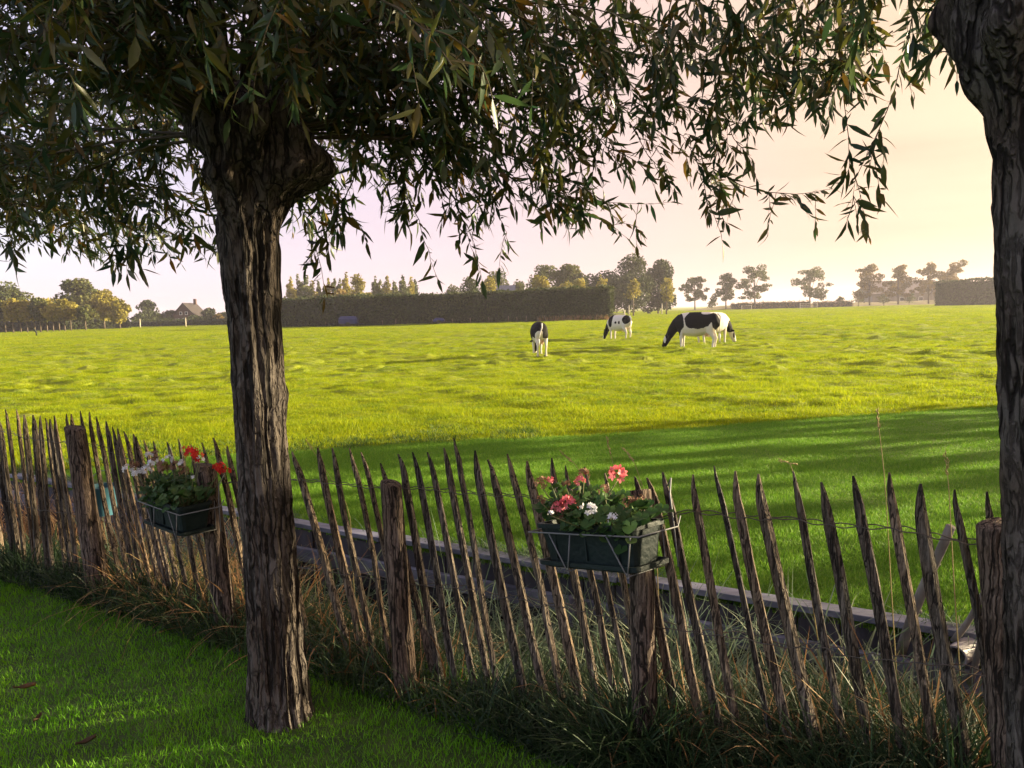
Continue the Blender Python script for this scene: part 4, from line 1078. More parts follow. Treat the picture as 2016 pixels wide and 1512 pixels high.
def far_tree(x, Y, ytop, wpx, label, m='far_leaf', shape='round', ybase=None, n=1500, size=None, trunk_px=0, group=None, seed=0, zb=0.0, name='broadleaf_tree', leanx=0):
    """x px of the trunk, Y metres away; heights from pixel rows"""
    rr = random.Random(seed * 31 + int(x))
    hz = CY + F * math.tan(-PITCH) - (x - CX) * math.tan(ROLL)
    X = at_y(x, hz, Y)[0]
    H = at_y(x, ytop, Y)[2] - zb
    W = wpx * Y / F
    base = np.array([X, Y, zb])
    t = thing(name, label, 'tree', base, group=group)
    if shape == 'poplar': clear = H * .06
    else: clear = trunk_px * Y / F if trunk_px else H * .16
    lobes = []
    ch = H - clear
    if shape == 'poplar':
        for k in range(7):
            f = k / 6
            lobes.append((np.array([rr.uniform(-.1, .1) * W, rr.uniform(-.1, .1) * W, clear + ch * (.1 + .82 * f)]), np.array([W * .5 * (1 - .75 * f ** 2.5) * rr.uniform(.8, 1)] * 2 + [ch * .12])))
    elif shape == 'open':
        for k in range(28):
            f = (k + rr.random()) / 28; a = rr.uniform(0, 6.28); q = W * .46 * math.sin(math.pi * (.30 + .58 * f)) * rr.uniform(.25, 1)
            lobes.append((np.array([q * math.cos(a), q * math.sin(a), clear + ch * (.06 + .86 * f)]), np.array([W * .12 * rr.uniform(.6, 1.4)] * 2 + [ch * .085 * rr.uniform(.6, 1.4)])))
    else:
        for k in range(12):
            f = rr.random(); a = rr.uniform(0, 6.28); q = W * .36 * math.sqrt(max(0, 1 - (1.6 * (f - .38)) ** 2)) * rr.uniform(.4, 1)
            lobes.append((np.array([q * math.cos(a), q * math.sin(a), clear + ch * (.14 + .74 * f)]), np.array([W * .22 * rr.uniform(.75, 1.2)] * 2 + [ch * .17 * rr.uniform(.7, 1.15)])))
        lobes.append((np.array([0, 0, clear + ch * .45]), np.array([W * .36, W * .36, ch * .42])))
        lobes.append((np.array([W * .06, 0, clear + ch * .82]), np.array([W * .22, W * .22, ch * .18])))
    P, tone = crown_points(lobes, n)
    P = P[P[:, 2] > clear * .6]; tone = tone[:len(P)]
    V, Q, rn = leaf_quads(P, np.full(len(P), size or max(.4, min(.6, W * .06))), rnd=tone)
    tb = MB(); r0 = max(.10, H * .018)
    wig = [rr.uniform(-.15, .15) * H * .03 for _ in range(4)]
    tb.tube([(0, 0, -.1), (wig[0], wig[1], clear), (wig[2], wig[3], clear + ch * .45), (wig[2] * 2, wig[3], clear + ch * .85)], [r0 * 1.25, r0, r0 * .7, r0 * .15], 7)
    for k in range(0 if shape == 'poplar' else 9):
        L = lobes[rr.randrange(len(lobes) - 1)][0]; z0 = clear * rr.uniform(.95, 1.15) + ch * rr.uniform(0, .3)
        mid = np.array([L[0] * .45, L[1] * .45, z0 + (L[2] - z0) * .6])
        tb.tube([(wig[0], wig[1], z0), mid, L], [r0 * .5, r0 * .32, r0 * .1], 5)
    tb.obj('trunk', M['far_bark'], t)
    c = mesh_obj('crown', V, Q, M[m], t, smooth=False, attrs={'rnd': rn}); c['kind'] = 'stuff'
    return t
def hedge(pts, H0, H1, W, label, n, m='far_leaf_dark', size=.3, name='hedge', base_gap=0.0, rag=.15, core=True):
    """clipped hedge along a ground polyline, heights interpolated"""
    pts = np.array(pts, float); b0 = pts[0].copy()
    t = thing(name, label, 'hedge', (b0[0], b0[1], 0))
    d = pts[-1] - pts[0]; Ln = np.linalg.norm(d); d /= Ln; nv = np.array([-d[1], d[0]])
    cs = MB(); k = max(2, int(Ln / 3)); ts = np.linspace(0, 1, k + 1)
    V, Fc = [], []
    for tt in ts:
        h = H0 + (H1 - H0) * tt - size * .6; c = d * Ln * tt; w = W / 2 - size * .4
        for (sy, z) in ((-w, base_gap), (-w, h - .2), (-w * .6, h), (w * .6, h), (w, h - .2), (w, base_gap)):
            V.append((c[0] + nv[0] * sy, c[1] + nv[1] * sy, z + (0.12 * rng.normal() if z > .5 else 0)))
    for i in range(k):
        for j in range(5): Fc.append((i * 6 + j, (i + 1) * 6 + j, (i + 1) * 6 + j + 1, i * 6 + j + 1))
    Fc.append((0, 1, 2, 3, 4, 5)); Fc.append(tuple(k * 6 + j for j in (5, 4, 3, 2, 1, 0)))
    if core:
        mesh_obj('branch_mass', V, Fc, M['hedge_core'], t, smooth=False)
    else:          # a loose, gappy row: only stems and limbs inside
        st = MB()
        for q in np.arange(.4, Ln, .9):
            c = d * q; hh_ = H0 * random.uniform(.75, .95)
            st.tube([(c[0], c[1], -.1), (c[0] + random.uniform(-.2, .2), c[1] + random.uniform(-.2, .2), hh_ * .5), (c[0] + random.uniform(-.4, .4), c[1] + random.uniform(-.4, .4), hh_)], [.06, .045, .01], 6)
        st.obj('stems', M['far_bark'], t)
    # leaves over front, top, back and both ends
    areas = np.array([Ln * H0 * 1.3, Ln * W, Ln * H0 * .4, W * H0 * 1.5, W * H0 * 1.5]); which = rng.choice(5, n, p=areas / areas.sum())
    u = rng.random(n); v = rng.random(n); h = H0 + (H1 - H0) * u + .10 * H0 * (vnoise(u * Ln * .25, u * 0 + 2) - .5) + .08 * H0 * (vnoise(u * Ln * .9, u * 0 + 6) - .5)
    x = u * Ln; y = np.full(n, -W / 2); z = base_gap + v * (h - base_gap)
    k = which == 1; y[k] = (v[k] - .5) * W; z[k] = h[k]
    k = which == 2; y[k] = W / 2
    k = which == 3; x[k] = 0; y[k] = (u[k] - .5) * W; z[k] = v[k] * H0
    k = which == 4; x[k] = Ln; y[k] = (u[k] - .5) * W; z[k] = v[k] * H1
    bulge = .35 * (vnoise(x * .5, z * .9) - .5)
    P = np.stack([d[0] * x + nv[0] * (y + bulge), d[1] * x + nv[1] * (y + bulge), z], 1) + rng.normal(0, rag, (n, 3))
    P[:, 2] = np.maximum(P[:, 2], .1)
    V, Q, rn = leaf_quads(P, np.full(n, size), rnd=np.clip(.25 + .7 * vnoise(x * .35, z * .6 + 9) * rng.uniform(.5, 1.3, n), 0, 1))
    c = mesh_obj('foliage', V, Q, M[m], t, smooth=False, attrs={'rnd': rn}); c['kind'] = 'stuff'
    return t
def gx(x, Y):   # ground x of a pixel column at distance Y
    hz = CY + F * math.tan(-PITCH) - (x - CX) * math.tan(ROLL)
    return at_y(x, hz, Y)[0]
# long clipped hedge across the pasture (its near right end turns away)
h0, h1 = gnd(545, 643), gnd(1203, 630)
h0 = np.array([gx(545, 116), 116.]); h1 = np.array([gx(1203, 104), 104.])
hedge([h0, h1], 4.0, 4.35, 2.6, 'long clipped dark hedge stretching across the pasture behind the cows', 15000, size=.30)
hh0 = np.array([gx(1846, 196), 196.]); hh1 = np.array([gx(2300, 186), 186.])
hedge([hh0, hh1], 6.2, 6.4, 3.4, 'square clipped hedge at the far field edge beside the rightmost trees', 12000, size=.38)
# old posts and rust-brown undergrowth at the foot of the long hedge
for k, x in enumerate((640, 676, 752, 778, 850, 890, 925, 962, 1000, 1017, 1035, 1058, 1072, 1090, 1110)):
    Y = 116 - 12 * (x - 545) / 658 - 2.6
    X = gx(x, Y)
    o = MB().tube([(0, 0, -.1), (.03, 0, .5), (random.uniform(-.08, .08), 0, random.uniform(.75, 1.0))], [.075, .07, .055], 7).obj('field_post', M['far_bark'], None)
    o.location = (X, Y, 0); tag(o, 'short dark wooden post standing at the foot of the long clipped hedge', 'post', 'posts along the long hedge')
n = 700
xx = U_(1060, 1198, n); Yv = 116 - 12 * (xx - 545) / 658 - 1.7 + rng.normal(0, .25, n)
P = np.array([(gx(a, b), b, 0.0) for a, b in zip(xx, Yv)])
grass_obj('hedge_undergrowth', P, U_(.4, 1.1, n), U_(.05, .12, n), U_(0, .5, n), U_(0, .8, n), M['far_rust'] if 'far_rust' in M else M['dry_blade'], 'rust brown undergrowth along the foot of the long hedge', 'undergrowth')

# blue tarpaulin-covered trailers by the hedge
def cart(x, Y, w, h, label):
    X = gx(x, Y)
    t = thing('covered_trailer', label, 'trailer', (X, Y, 0), group='blue covered trailers by the hedge')
    mbx = MB()
    for (z, k, kd) in ((.45, 1, 1), (h * .75, 1, 1), (h, .8, .5)):
        pass
    pr = [(.45, 1.0, 1.0), (h * .72, 1.02, 1.0), (h * .95, .8, .6), (h, .5, .25)]
    V = []; Fc = []
    for z, k, kd in pr:
        for sx, sy in ((-1, -1), (1, -1), (1, 1), (-1, 1)): V.append((sx * w / 2 * k, sy * .8 * kd, z + random.uniform(-.05, .05)))
    for i in range(3):
        for j in range(4): Fc.append((i * 4 + j, i * 4 + (j + 1) % 4, i * 4 + 4 + (j + 1) % 4, i * 4 + 4 + j))
    Fc += [(3, 2, 1, 0), (12, 13, 14, 15)]
    mesh_obj('tarpaulin', V, Fc, M['tarp'], t, smooth=False)
    MB().box((0, 0, .40), (w / 2 * .95, .75, .05)).tube([(w / 2, 0, .4), (w / 2 + .9, 0, .35)], .04, 6).obj('chassis', M['board_dark'], t, smooth=False)
    for sy in (-.82, .82):
        wv = MB(); wv.tube([(0, sy - .08, .32), (0, sy + .08, .32)], .32, 14, up=(0, 0, 1)); wv.obj('wheel', M['hedge_core'], t)
M['tarp'] = mat('tarp', (0.016, 0.024, 0.085), (0.024, 0.034, 0.12), 2, .6, .4, 4)
cart(686, 110.5, 2.6, 1.5, 'blue tarpaulin covered trailer parked by the long hedge, larger one')
cart(864, 107.5, 1.5, .9, 'small low blue covered trailer parked by the long hedge')

# poplars and garden trees behind the long hedge
pop = [(a_, b_ - 2, c_ * 2.3) for a_, b_, c_ in [(574, 550, 14), (590, 545, 12), (604, 546, 16), (616, 556, 14), (630, 556, 9), (640, 566, 9), (650, 552, 9), (660, 550, 9), (671, 553, 9), (684, 541, 11), (738, 548, 14), (748, 552, 12), (766, 548, 16), (780, 556, 12), (797, 545, 14), (809, 548, 13), (818, 553, 10)]]
for k, (x, yt, w) in enumerate(pop):
    far_tree(x, 185 + 9 * math.sin(k * 2.1), yt, w, 'slender green upright poplar standing behind the long hedge' if k % 3 else 'golden tinted upright poplar standing behind the long hedge', 'far_leaf' if k % 3 else 'far_leaf_gold', 'poplar', n=1700, group='poplars behind the long hedge', seed=k, name='poplar_tree', size=.45)
for (x, Y, yt, w, lb, m, n) in [
    (706, 165, 541, 36, 'broad golden upright tree among the poplars behind the long hedge', 'far_leaf_gold', 1300),
    (668, 150, 571, 54, 'low rounded rust tinted tree in front of the thin poplars', 'far_leaf_rust', 1100),
    (722, 148, 578, 50, 'low golden rounded tree just left of the paler poplars', 'far_leaf_gold', 1000),
    (778, 150, 578, 40, 'low dark rounded tree before the rightmost poplars', 'far_leaf', 900),
    (888, 170, 563, 40, 'small bushy tree past the end of the poplar row', 'far_leaf', 900),
    (926, 160, 547, 42, 'dark dome shaped tree behind the long hedge', 'far_leaf_dark', 1200),
    (984, 175, 530, 52, 'taller grey green tree behind a golden one beyond the hedge', 'far_leaf', 1500),
    (964, 150, 545, 40, 'golden rounded tree in front of a taller grey green one', 'far_leaf_gold', 1100),
    (1020, 165, 552, 40, 'small green tree right of the slate roof behind the hedge', 'far_leaf', 900),
    (1072, 170, 522, 62, 'left half of the broad high domed trees behind the hedge', 'far_leaf', 1700),
    (1122, 172, 524, 76, 'right half of the broad high domed trees behind the hedge', 'far_leaf', 1900),
    (1066, 140, 546, 48, 'low golden tree before the broad domed trees', 'far_leaf_gold', 1000),
    (1112, 140, 556, 60, 'wide low golden green tree before the broad domed trees', 'far_leaf_gold', 1100),
    (1142, 138, 550, 36, 'small golden tree at the right of the wide low one', 'far_leaf_gold', 800),
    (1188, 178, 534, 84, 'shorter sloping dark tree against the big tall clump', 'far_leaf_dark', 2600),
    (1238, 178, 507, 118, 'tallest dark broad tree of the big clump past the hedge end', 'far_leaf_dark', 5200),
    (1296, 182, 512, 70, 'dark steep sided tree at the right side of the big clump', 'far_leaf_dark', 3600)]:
    far_tree(x, Y, yt - 3, w * 1.12, lb, m, n=int(n * 1.5), trunk_px=1 if x > 1180 else 0, seed=int(Y), name='broadleaf_tree', size=.5 if x > 1180 else None)
far_tree(1247, 152, 549, 34, 'small pale young tree with bare stem before the big dark clump', 'far_leaf_gold', n=700, trunk_px=30, seed=4)
far_tree(1312, 158, 545, 34, 'young golden tree with slim stem at the right foot of the big clump', 'far_leaf_gold', n=700, trunk_px=24, seed=5)
far_tree(1184, 150, 540, 30, 'young light green tree right above the hedge end', 'far_leaf_gold', n=600, trunk_px=24, seed=6)
# avenue of trees on the far dike, open crowns with bare stems
DK = 262.
for (x, yt, w, tp, lb) in [(1368, 543, 50, 34, 'smallest open crowned tree on the dike, next to the big dark clump'), (1429, 537, 54, 36, 'second open crowned dike tree from the big dark clump'), (1486, 522, 64, 34, 'wide crowned dike tree closing the group of three by the clump'),
                          (1594, 524, 70, 30, 'dike tree standing alone between the two groups of trees'), (1712, 518, 58, 28, 'leftmost dike tree of the four next to the barn'), (1768, 520, 48, 28, 'narrow dike tree rising before the hazy barn'), (1828, 516, 52, 26, 'dike tree right of the hazy barn'), (1882, 513, 54, 26, 'last dike tree rising behind the square hedge')]:
    far_tree(x, DK, yt, w * 1.25, lb, 'far_leaf_rust' if x > 1700 else 'far_leaf', 'open', n=3400, size=.46, trunk_px=tp * .42, group='open crowned trees on the dike', seed=int(x), zb=.5, name='dike_tree')
# dike
V = []; Fc = []
prof_ = [(-10, -.3), (-4, .9), (-1, 1.35), (6, 1.4), (14, -.3)]
xs = np.linspace(gx(1318, 285), gx(1318, 285) + 240, 40)
for i, x in enumerate(xs):
    Y0 = 278 - 38 * max(0, (i - 12) / 27) ; f = min(1, i / 3)
    for dy, z in prof_: V.append((x, Y0 + dy, -.3 + (z + .3) * f * (.85 + .3 * rng.random())))
for i in range(39):
    for j in range(4): Fc.append((i * 5 + j, (i + 1) * 5 + j, (i + 1) * 5 + j + 1, i * 5 + j + 1))
M['dike'] = mat('dike', (0.12, 0.11, 0.04), (0.20, 0.16, 0.07), .3, .95, .5, 3)
mesh_obj('dike', V, Fc, M['dike'])['kind'] = 'structure'
for (x0, x1, Y, h, lb) in [(1440, 1500, 272, 2.2, 'low brown hedge on the dike under the wide crowned tree'), (1502, 1590, 270, 2.3, 'low brown hedge on the dike left of the lone tree'), (1602, 1672, 268, 1.9, 'low brown hedge on the dike right of the lone tree')]:
    hedge([(gx(x0, Y), Y), (gx(x1, Y), Y - 2)], h, h, 1.4, lb, 900, 'far_leaf_rust', .35, name='low_hedge', rag=.2)
for (x, yt, w) in [(1402, 588, 22), (1690, 568, 34), (1740, 578, 30), (1790, 578, 30), (1655, 584, 20)]:
    far_tree(x, 266, yt, w, {1402: 'round bush on the dike between the two slim trees', 1690: 'dark bush before the leftmost of the four dike trees', 1740: 'bush at the foot of the hazy barn', 1790: 'bush at the right foot of the hazy barn', 1655: 'small bush where the low dike hedge ends'}[x], 'far_leaf', n=400, seed=int(x), name='bush', size=.4)
# barn on the dike
def house(x, Y, w, dpt, hw, hr, label, roofm, wallm, wins, ridge_x=True, name='barn', rz=0, chimney=False):
    X = gx(x, Y)
    t = thing(name, label, 'building', (X, Y, 0), rz)
    W2, D2 = w / 2, dpt / 2
    if ridge_x:
        g = [(-W2, -D2, 0), (W2, -D2, 0), (W2, D2, 0), (-W2, D2, 0), (-W2, -D2, hw), (W2, -D2, hw), (W2, D2, hw), (-W2, D2, hw), (-W2, 0, hr - .15), (W2, 0, hr - .15)]
        mesh_obj('wall', g, [(0, 1, 5, 4), (1, 2, 6, 9, 5), (2, 3, 7, 6), (3, 0, 4, 8, 7)], wallm, t, smooth=False)
        e = .4
        r = [(-W2 - e, -D2 - e, hw - .2), (W2 + e, -D2 - e, hw - .2), (W2 + e, 0, hr), (-W2 - e, 0, hr), (W2 + e, D2 + e, hw - .2), (-W2 - e, D2 + e, hw - .2)]
        ro = mesh_obj('roof', r, [(0, 1, 2, 3), (3, 2, 4, 5)], roofm, t, smooth=False)
    else:
        g = [(-W2, -D2, 0), (W2, -D2, 0), (W2, D2, 0), (-W2, D2, 0), (-W2, -D2, hw), (W2, -D2, hw), (W2, D2, hw), (-W2, D2, hw), (0, -D2, hr - .15), (0, D2, hr - .15)]
        mesh_obj('wall', g, [(0, 1, 5, 8, 4), (1, 2, 6, 5), (2, 3, 7, 9, 6), (3, 0, 4, 7)], wallm, t, smooth=False)
        e = .4
        r = [(-W2 - e, -D2 - e, hw - .2), (0, -D2 - e, hr), (0, D2 + e, hr), (-W2 - e, D2 + e, hw - .2), (W2 + e, -D2 - e, hw - .2), (W2 + e, D2 + e, hw - .2)]
        ro = mesh_obj('roof', r, [(0, 1, 2, 3), (1, 4, 5, 2)], roofm, t, smooth=False)
    sm = ro.modifiers.new('thickness', 'SOLIDIFY'); sm.thickness = .2
    if chimney: MB().box((W2 * .5, 0, hr + .3), (.35, .35, .8)).obj('chimney', wallm, ro, smooth=False)
    for (wx, wz, ww, wh) in wins:
        f = MB().box((wx, -D2 - .03, wz), (ww / 2, .05, wh / 2)).obj('window', M['white_paint'], t, smooth=False)
        MB().box((wx, -D2 - .09, wz), (ww / 2 - .08, .02, wh / 2 - .08)).obj('pane', M['pane'], f, smooth=False)
    return t
M['white_paint'] = mat('white_paint', (.75, .74, .72), None, rough=.6)
M['pane'] = mat('pane', (.03, .035, .04), None, rough=.1, spec=.6)
M['brick'] = mat('brick_far', (.07, .045, .038), (.11, .07, .055), 3, .9)
M['tile_dark'] = mat('tile_dark', (.025, .021, .022), (.045, .036, .034), 2, .8)
M['barn_wall'] = mat('barn_wall', (.16, .14, .12), (.22, .19, .16), .6, .9, stretch=(3, 1, .2))
M['barn_roof'] = mat('barn_roof', (.20, .17, .15), (.26, .22, .19), .5, .85, stretch=(3, 1, .2))
M['slate'] = mat('slate', (.10, .11, .15), (.14, .15, .19), 2, .7)
house(1770, 292, 26, 12, 4.6, 9.2, 'large hazy barn behind the four dike trees', M['barn_roof'], M['barn_wall'], [(-8, 2.2, 1.6, 1.4), (-2, 2.2, 1.6, 1.4), (5, 2.2, 1.6, 1.4)])
house(986, 160, 5.5, 6, 3.6, 6.9, 'small house with slate roof peeping over the long hedge', M['slate'], M['brick'], [(-1.2, 2.2, 1, 1.2), (1.2, 2.2, 1, 1.2)], name='house')
house(375, 226, 6.6, 9, 2.6, 6.4, 'dark brick farmhouse with steep gable between distant trees', M['tile_dark'], M['brick'], [(-.8, 3.4, .8, .9), (.8, 3.4, .8, .9), (-1.8, 1.4, 1.0, 1.1), (0, 1.4, 1.0, 1.1), (1.8, 1.4, 1.0, 1.1)], ridge_x=False, name='farmhouse', chimney=True)
house(396, 228, 6, 5, 2.2, 3.8, 'low farm shed joined beside the dark gabled farmhouse', M['tile_dark'], M['brick'], [(-2, 1.5, 1.2, 1), (2, 1.5, 1.2, 1)], name='shed')
# left avenue: two rows of pollard limes with clean stems, big trees behind
lx = [-8, 10, 25, 40, 53, 68, 79, 92, 104, 116, 127, 139, 168]
for k, x in enumerate(lx):
    far_tree(x, 138 + (6 if k % 2 else 0), 587 + (5 * math.sin(k * 1.7)) + .05 * x, 44, 'golden sunlit avenue tree with bare stem at the field edge' if k % 3 else 'greener avenue tree with bare stem between golden ones at the field edge', 'far_leaf_gold' if k % 3 else 'far_leaf', n=1500, trunk_px=20, group='avenue trees at the field edge', seed=k + 60, name='avenue_tree', size=.45)
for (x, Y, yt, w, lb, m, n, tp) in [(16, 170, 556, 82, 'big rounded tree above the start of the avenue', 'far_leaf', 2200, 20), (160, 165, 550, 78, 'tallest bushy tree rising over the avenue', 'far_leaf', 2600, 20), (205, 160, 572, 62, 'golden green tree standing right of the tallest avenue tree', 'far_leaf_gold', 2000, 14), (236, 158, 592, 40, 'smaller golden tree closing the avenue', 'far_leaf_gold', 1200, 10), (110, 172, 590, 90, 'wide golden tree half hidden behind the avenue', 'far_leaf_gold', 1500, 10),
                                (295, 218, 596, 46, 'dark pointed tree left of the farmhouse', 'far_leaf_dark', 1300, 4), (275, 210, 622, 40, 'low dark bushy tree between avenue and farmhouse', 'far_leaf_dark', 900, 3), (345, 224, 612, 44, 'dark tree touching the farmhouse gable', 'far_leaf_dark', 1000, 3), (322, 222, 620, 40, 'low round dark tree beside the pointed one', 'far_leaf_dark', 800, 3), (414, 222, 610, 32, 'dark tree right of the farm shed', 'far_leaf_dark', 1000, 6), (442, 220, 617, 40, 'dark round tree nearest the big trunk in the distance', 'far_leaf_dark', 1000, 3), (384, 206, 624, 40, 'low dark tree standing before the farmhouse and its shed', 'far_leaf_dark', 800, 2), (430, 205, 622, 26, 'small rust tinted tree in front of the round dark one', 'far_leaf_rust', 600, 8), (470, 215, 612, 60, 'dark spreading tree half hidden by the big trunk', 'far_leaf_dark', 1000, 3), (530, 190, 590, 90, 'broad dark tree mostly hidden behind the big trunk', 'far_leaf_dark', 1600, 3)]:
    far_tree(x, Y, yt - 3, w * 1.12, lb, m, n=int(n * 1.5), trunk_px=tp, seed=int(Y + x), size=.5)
hedge([(gx(-40, 152), 152.), (gx(250, 170), 170.)], 2.2, 2.4, 2, 'dark low hedge in the shade behind the avenue stems', 2500, size=.4, name='hedge', rag=.25)
hedge([(gx(255, 200), 200.), (gx(560, 178), 178.)], 1.6, 1.5, 1.6, 'low dark hedge line in front of the farmhouse', 2200, size=.35, name='hedge', rag=.25)
# white field gates and little things at the far edge
def rail_gate(x, Y, w, h, label, nr=3):
    X = gx(x, Y); t = thing('field_gate', label, 'gate', (X, Y, 0), group='field gates at the pasture edge')
    for sx in (-1, 1): MB().tube([(sx * w / 2, 0, -.1), (sx * w / 2, 0, h + .15)], .09, 7).obj('gate_post', M['gate'], t)
    for k in range(nr): MB().box((0, 0, h * (k + 1) / nr), (w / 2, .03, .06)).obj('rail', M['gate'], t, smooth=False)
M['gate'] = mat('gate_wood', (.40, .36, .28), (.52, .46, .36), 3, .8)
rail_gate(1213, 112, 2.4, 1.2, 'pale wooden field gate just past the end of the long hedge')
rail_gate(1592, 236, 5.2, 1.5, 'pale wooden field gate below the lone dike tree')
rail_gate(1470, 236, 3.0, 1.3, 'pale wooden field gate below the wide crowned dike tree', 2)
# wooden field posts and a crow at the left edge of the pasture
for (x, Y, h, lb) in [(1238, 170, 2.2, 'pale post standing before the big dark clump'), (1303, 170, 2.4, 'brown post by the young golden tree'), (275, 165, 2.0, 'pale post at the field edge before the dark pointed tree'), (365, 165, 2.0, 'pale post before the farmhouse'), (70, 96, 1.0, 'short dark leaning post in the field before the avenue')]:
    X = gx(x, Y); o = MB().tube([(0, 0, -.1), (.02, 0, h * .5), (.35 * (x == 70) * -1 + .05, 0, h)], [.13, .12, .09], 7).obj('field_post', M['gate'] if x != 70 else M['hedge_core'], None)
    o.location = (X, Y, 0); tag(o, lb, 'post', 'single posts at the field edge')
# unseen hedge added out right, gappy, to half shade garden and mown grass
hedge([(19.0, -22.0), (19.0, 13.4)], 7.4, 7.4, 2.6, 'unseen tall loose hedge added outside the view to shade the mown grass', 10500, size=.34, name='unseen_shade_hedge', core=False, rag=.35)

# ================================================================== cows
def cow_mesh(kind):
    mb = MB()
    body = [(-.88, 1.16, .05, .10), (-.84, 1.14, .18, .24), (-.66, 1.08, .27, .36), (-.34, 1.00, .33, .44), (0, .965, .37, .475), (.3, .97, .34, .46), (.55, .98, .27, .42), (.72, .97, .19, .31), (.81, .95, .07, .12)]
    mb.tube([(x, 0, z) for x, z, a, b in body], [(a, b) for x, z, a, b in body], 16)
    mb.tube([(.52, 0, 1.12), (.74, 0, .98), (.92, 0, .76), (1.04, 0, .54), (1.10, 0, .44)], [(.17, .29), (.15, .24), (.125, .19), (.105, .15), (.08, .11)], 12)
    mb.tube([(1.02, 0, .62), (1.07, 0, .52), (1.15, 0, .36), (1.23, 0, .19), (1.27, 0, .09), (1.29, 0, .04)], [(.06, .06), (.125, .145), (.12, .135), (.092, .10), (.085, .085), (.055, .05)], 12)
    for sy in (-1, 1):
        mb.tube([(.50, sy * .13, .98), (.52, sy * .165, .74), (.53, sy * .165, .56), (.53, sy * .16, .42), (.53, sy * .16, .22), (.53, sy * .16, .10), (.56, sy * .16, 0)], [(.10, .16), (.085, .115), (.062, .075), (.058, .062), (.040, .043), (.048, .05), (.062, .068)], 10, up=(1, 0, .1))
        mb.tube([(-.58, sy * .14, 1.08), (-.56, sy * .19, .86), (-.58, sy * .19, .68), (-.68, sy * .18, .52), (-.72, sy * .175, .44), (-.69, sy * .17, .24), (-.67, sy * .17, .10), (-.63, sy * .17, 0)], [(.13, .24), (.12, .20), (.085, .13), (.058, .078), (.052, .064), (.040, .045), (.048, .05), (.062, .068)], 10, up=(1, 0, .1))
        mb.tube([(1.05, sy * .07, .58), (1.04, sy * .17, .58), (1.03, sy * .27, .56)], [(.02, .03), (.03, .065), (.008, .02)], 8, up=(0, 0, 1))
    me = mk_mesh('cow', mb.V, mb.Fc)
    o = bpy.data.objects.new('cow_tmp', me); COL.objects.link(o)
    bm = bmesh.new(); bm.from_mesh(me); bmesh.ops.recalc_face_normals(bm, faces=bm.faces); bm.to_mesh(me); bm.free()
    rm = o.modifiers.new('r', 'REMESH'); rm.mode = 'VOXEL'; rm.voxel_size = .021
    sm = o.modifiers.new('s', 'SMOOTH'); sm.iterations = 6; sm.factor = .5
    dg = bpy.context.evaluated_depsgraph_get()
    out = bpy.data.meshes.new_from_object(o.evaluated_get(dg))
    bpy.data.objects.remove(o)
    out.polygons.foreach_set('use_smooth', np.ones(len(out.polygons), bool))
    return out
def hide_material():
    m = bpy.data.materials.new('cow_hide'); m.use_nodes = True
    n, l = m.node_tree.nodes, m.node_tree.links
    p = n['Principled BSDF']; p.inputs['Roughness'].default_value = .8; p.inputs['Specular IOR Level'].default_value = .1
    a = n.new('ShaderNodeAttribute'); a.attribute_name = 'patch'
    nzn = n.new('ShaderNodeTexNoise'); nzn.inputs['Scale'].default_value = 25
    tcn = n.new('ShaderNodeTexCoord'); l.new(tcn.outputs['Object'], nzn.inputs['Vector'])
    rp = n.new('ShaderNodeValToRGB'); e = rp.color_ramp.elements
    e[0].position = .47; e[0].color = (.56, .51, .45, 1); e[1].position = .53; e[1].color = (.012, .011, .012, 1)
    ad = n.new('ShaderNodeMath'); ad.operation = 'MULTIPLY_ADD'; ad.inputs[1].default_value = .12
    l.new(nzn.outputs['Fac'], ad.inputs[0]); sb = n.new('ShaderNodeMath'); sb.operation = 'SUBTRACT'; sb.inputs[1].default_value = .06
    l.new(a.outputs['Fac'], sb.inputs[0]); l.new(sb.outputs[0], ad.inputs[2]); l.new(ad.outputs[0], rp.inputs['Fac']); l.new(rp.outputs['Color'], p.inputs['Base Color'])
    return m
M['cow_hide'] = hide_material()
M['udder'] = mat('udder', (.55, .32, .26), (.62, .40, .32), 8, .7)
M['horn'] = mat('muzzle', (.05, .04, .04), (.16, .11, .10), 8, .6)
base_cow = cow_mesh(0)
co = np.zeros(len(base_cow.vertices) * 3); base_cow.vertices.foreach_get('co', co); co = co.reshape(-1, 3)
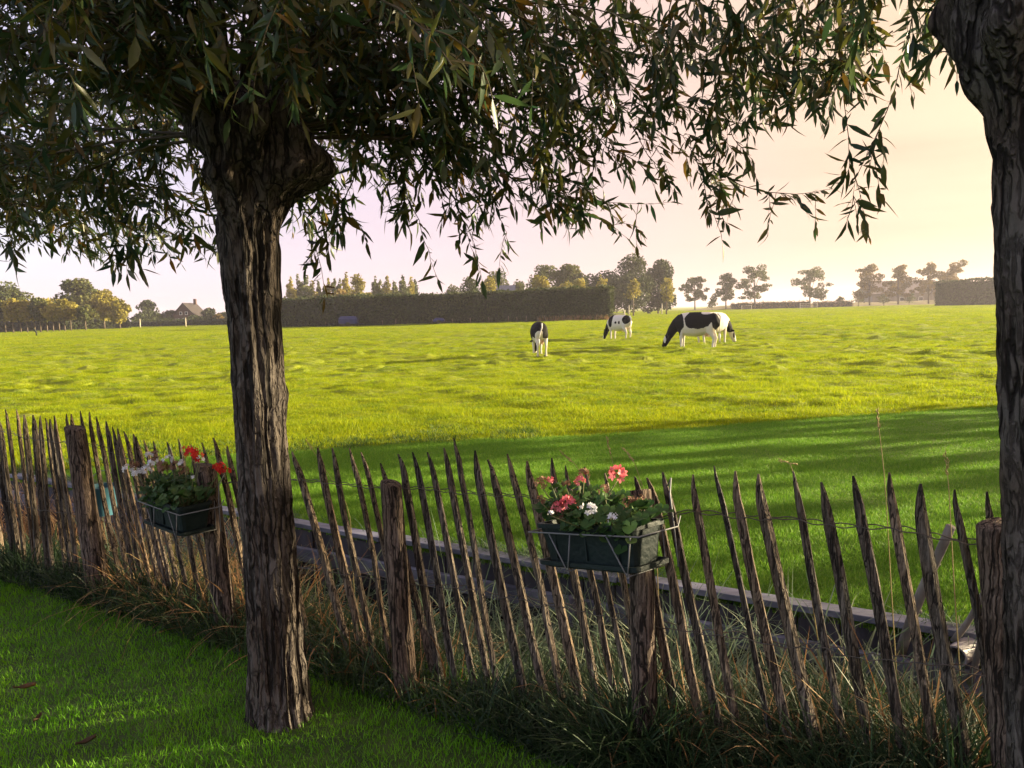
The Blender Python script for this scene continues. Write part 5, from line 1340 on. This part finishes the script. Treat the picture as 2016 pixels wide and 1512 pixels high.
def cow(px, Yd, yaw, scale, label, black, white, mirror=1, tail_white=True, tail=None):
    """black / white: lists of (x, z, rx, rz, side) patches; side 0 both, +1 left, -1 right"""
    g = np.array([gx(px, Yd), Yd, 0.0]); g[2] = float(pasture_z(g[0], g[1])) - .03
    me = base_cow.copy()
    sg = np.full(len(co), -1.0)
    wob = np.array([.16 * mnoise.noise(Vector((c[0] * 4 + Yd, c[1] * 4, c[2] * 4))) for c in co])
    for lst, s_ in ((black, 1), (white, -1)):
        for (x, z, rx, rz, side) in lst:
            d = np.sqrt(((co[:, 0] - x) / rx) ** 2 + ((co[:, 2] - z) / rz) ** 2) + wob
            k = (1 - d) * 3
            if side: k = np.where(co[:, 1] * side > -.02, k, -9)
            sg = np.where(k > 0, np.where(s_ > 0, np.maximum(sg, k), -k), sg)
    at = me.attributes.new('patch', 'FLOAT', 'POINT'); at.data.foreach_set('value', (.5 + np.clip(sg, -.5, .5)).astype(np.float32))
    me.materials.append(M['cow_hide'])
    t = thing('cow', label, 'cow', g, yaw, 'cows grazing on the pasture')
    t.scale = (scale,) * 3
    link(bpy.data.objects.new('body', me), t)
    ud = MB(); ud.ball((-.42, 0, .66), (.19, .155, .15), 12, 8)
    for sx in (-.07, .06):
        for sy in (-.07, .07): ud.tube([(-.42 + sx, sy, .56), (-.42 + sx, sy * 1.1, .47)], [.022, .012], 6)
    ud.obj('udder', M['udder'], t)
    tl = tail or [(-.82, 0, 1.36), (-.92, 0, 1.25), (-.93, .02, .95), (-.90, .03, .62)]
    tb = MB().tube(tl, [.035, .03, .022, .018], 8).obj('tail', M['white_hair'] if tail_white else M['horn'], t)
    MB().tube([tl[-1], tuple(np.array(tl[-1]) + (0, 0, -.12)), tuple(np.array(tl[-1]) + (.01, .0, -.3))], [.02, .05, .012], 8).obj('tail_tuft', M['white_hair'] if tail_white else M['horn'], tb)
    MB().ball((1.272, 0, .085), (.055, .085, .065), 10, 6).obj('muzzle', M['horn'], t)
    for sy in (-1, 1):
        for hx in (.56, -.63):
            MB().tube([(hx, sy * .165, .0), (hx, sy * .165, .055)], [.068, .06], 8).obj('hoof', M['horn'], t)
        MB().ball((1.115, sy * .128, .42), .018, 6, 5).obj('eye', M['hedge_core'], t)
    return t
M['white_hair'] = mat('white_hair', (.55, .52, .48), None, rough=.8)
def cow_d(y_foot, x): return float(gnd(x, y_foot, 0.0)[1])
# yaw: 0 faces +x (right); 180 faces left; 90 faces away
cow(1060, cow_d(704, 1064), R(97), .80, 'black backed cow seen from behind, grazing apart from the others', [(-.4, 1.3, .9, .42, 0), (.4, 1.1, .7, .5, 0), (1.1, .6, .4, .5, 0), (-.6, 1.1, .5, .36, 0)], [(-.85, .75, .2, .32, 1)], tail=[(-.82, 0, 1.36), (-.94, .02, 1.2), (-.95, .10, .95), (-.93, .16, .75)])
cow(1219, cow_d(670, 1222), R(126), .88, 'smaller spotted white cow grazing farthest out beside the hedge end', [(1.15, .55, .35, .55, 0), (.50, 1.15, .26, .42, 0), (-.72, 1.2, .22, .30, 0), (-.05, 1.0, .09, .07, 0), (-.3, 1.0, .07, .10, 0)], [(1.3, .25, .08, .25, 0)])
cow(1370, cow_d(688, 1368), R(152), .97, 'large cow seen side on, black head and black saddle, grazing before another cow', [(1.05, .75, .48, .8, 0), (.74, 1.02, .36, .42, 0), (-.15, 1.16, .52, .40, 0), (-.72, 1.28, .38, .22, 0), (-.8, 1.05, .14, .3, 0)], [(-.45, 1.42, .22, .09, 0), (1.2, .40, .06, .14, 0), (-.5, .72, .2, .16, 0)])
cow(1404, cow_d(684, 1404) + 1.9, R(28), .92, 'pale cow facing the other way, half hidden behind the large side-on cow', [(.95, .80, .26, .30, 0), (1.17, .45, .1, .2, 0), (-.3, 1.2, .3, .3, 0)], [(1.28, .3, .07, .3, 0)])

# ================================================================== evening haze
HZ = 1650.0
hz_m = bpy.data.materials.new('haze'); hz_m.use_nodes = True
hn, hl = hz_m.node_tree.nodes, hz_m.node_tree.links
hn.clear(); ho = hn.new('ShaderNodeOutputMaterial'); hv = hn.new('ShaderNodeVolumePrincipled')
hv.inputs['Color'].default_value = (.92, .86, .98, 1)
hv.inputs['Density'].default_value = 0.00036
hv.inputs['Anisotropy'].default_value = 0.35
hl.new(hv.outputs['Volume'], ho.inputs['Volume'])
hb = MB().box((0, 0, 12.5), (1750, 1750, 14.5)).obj('haze', hz_m, None, smooth=False)
hb['kind'] = 'stuff'
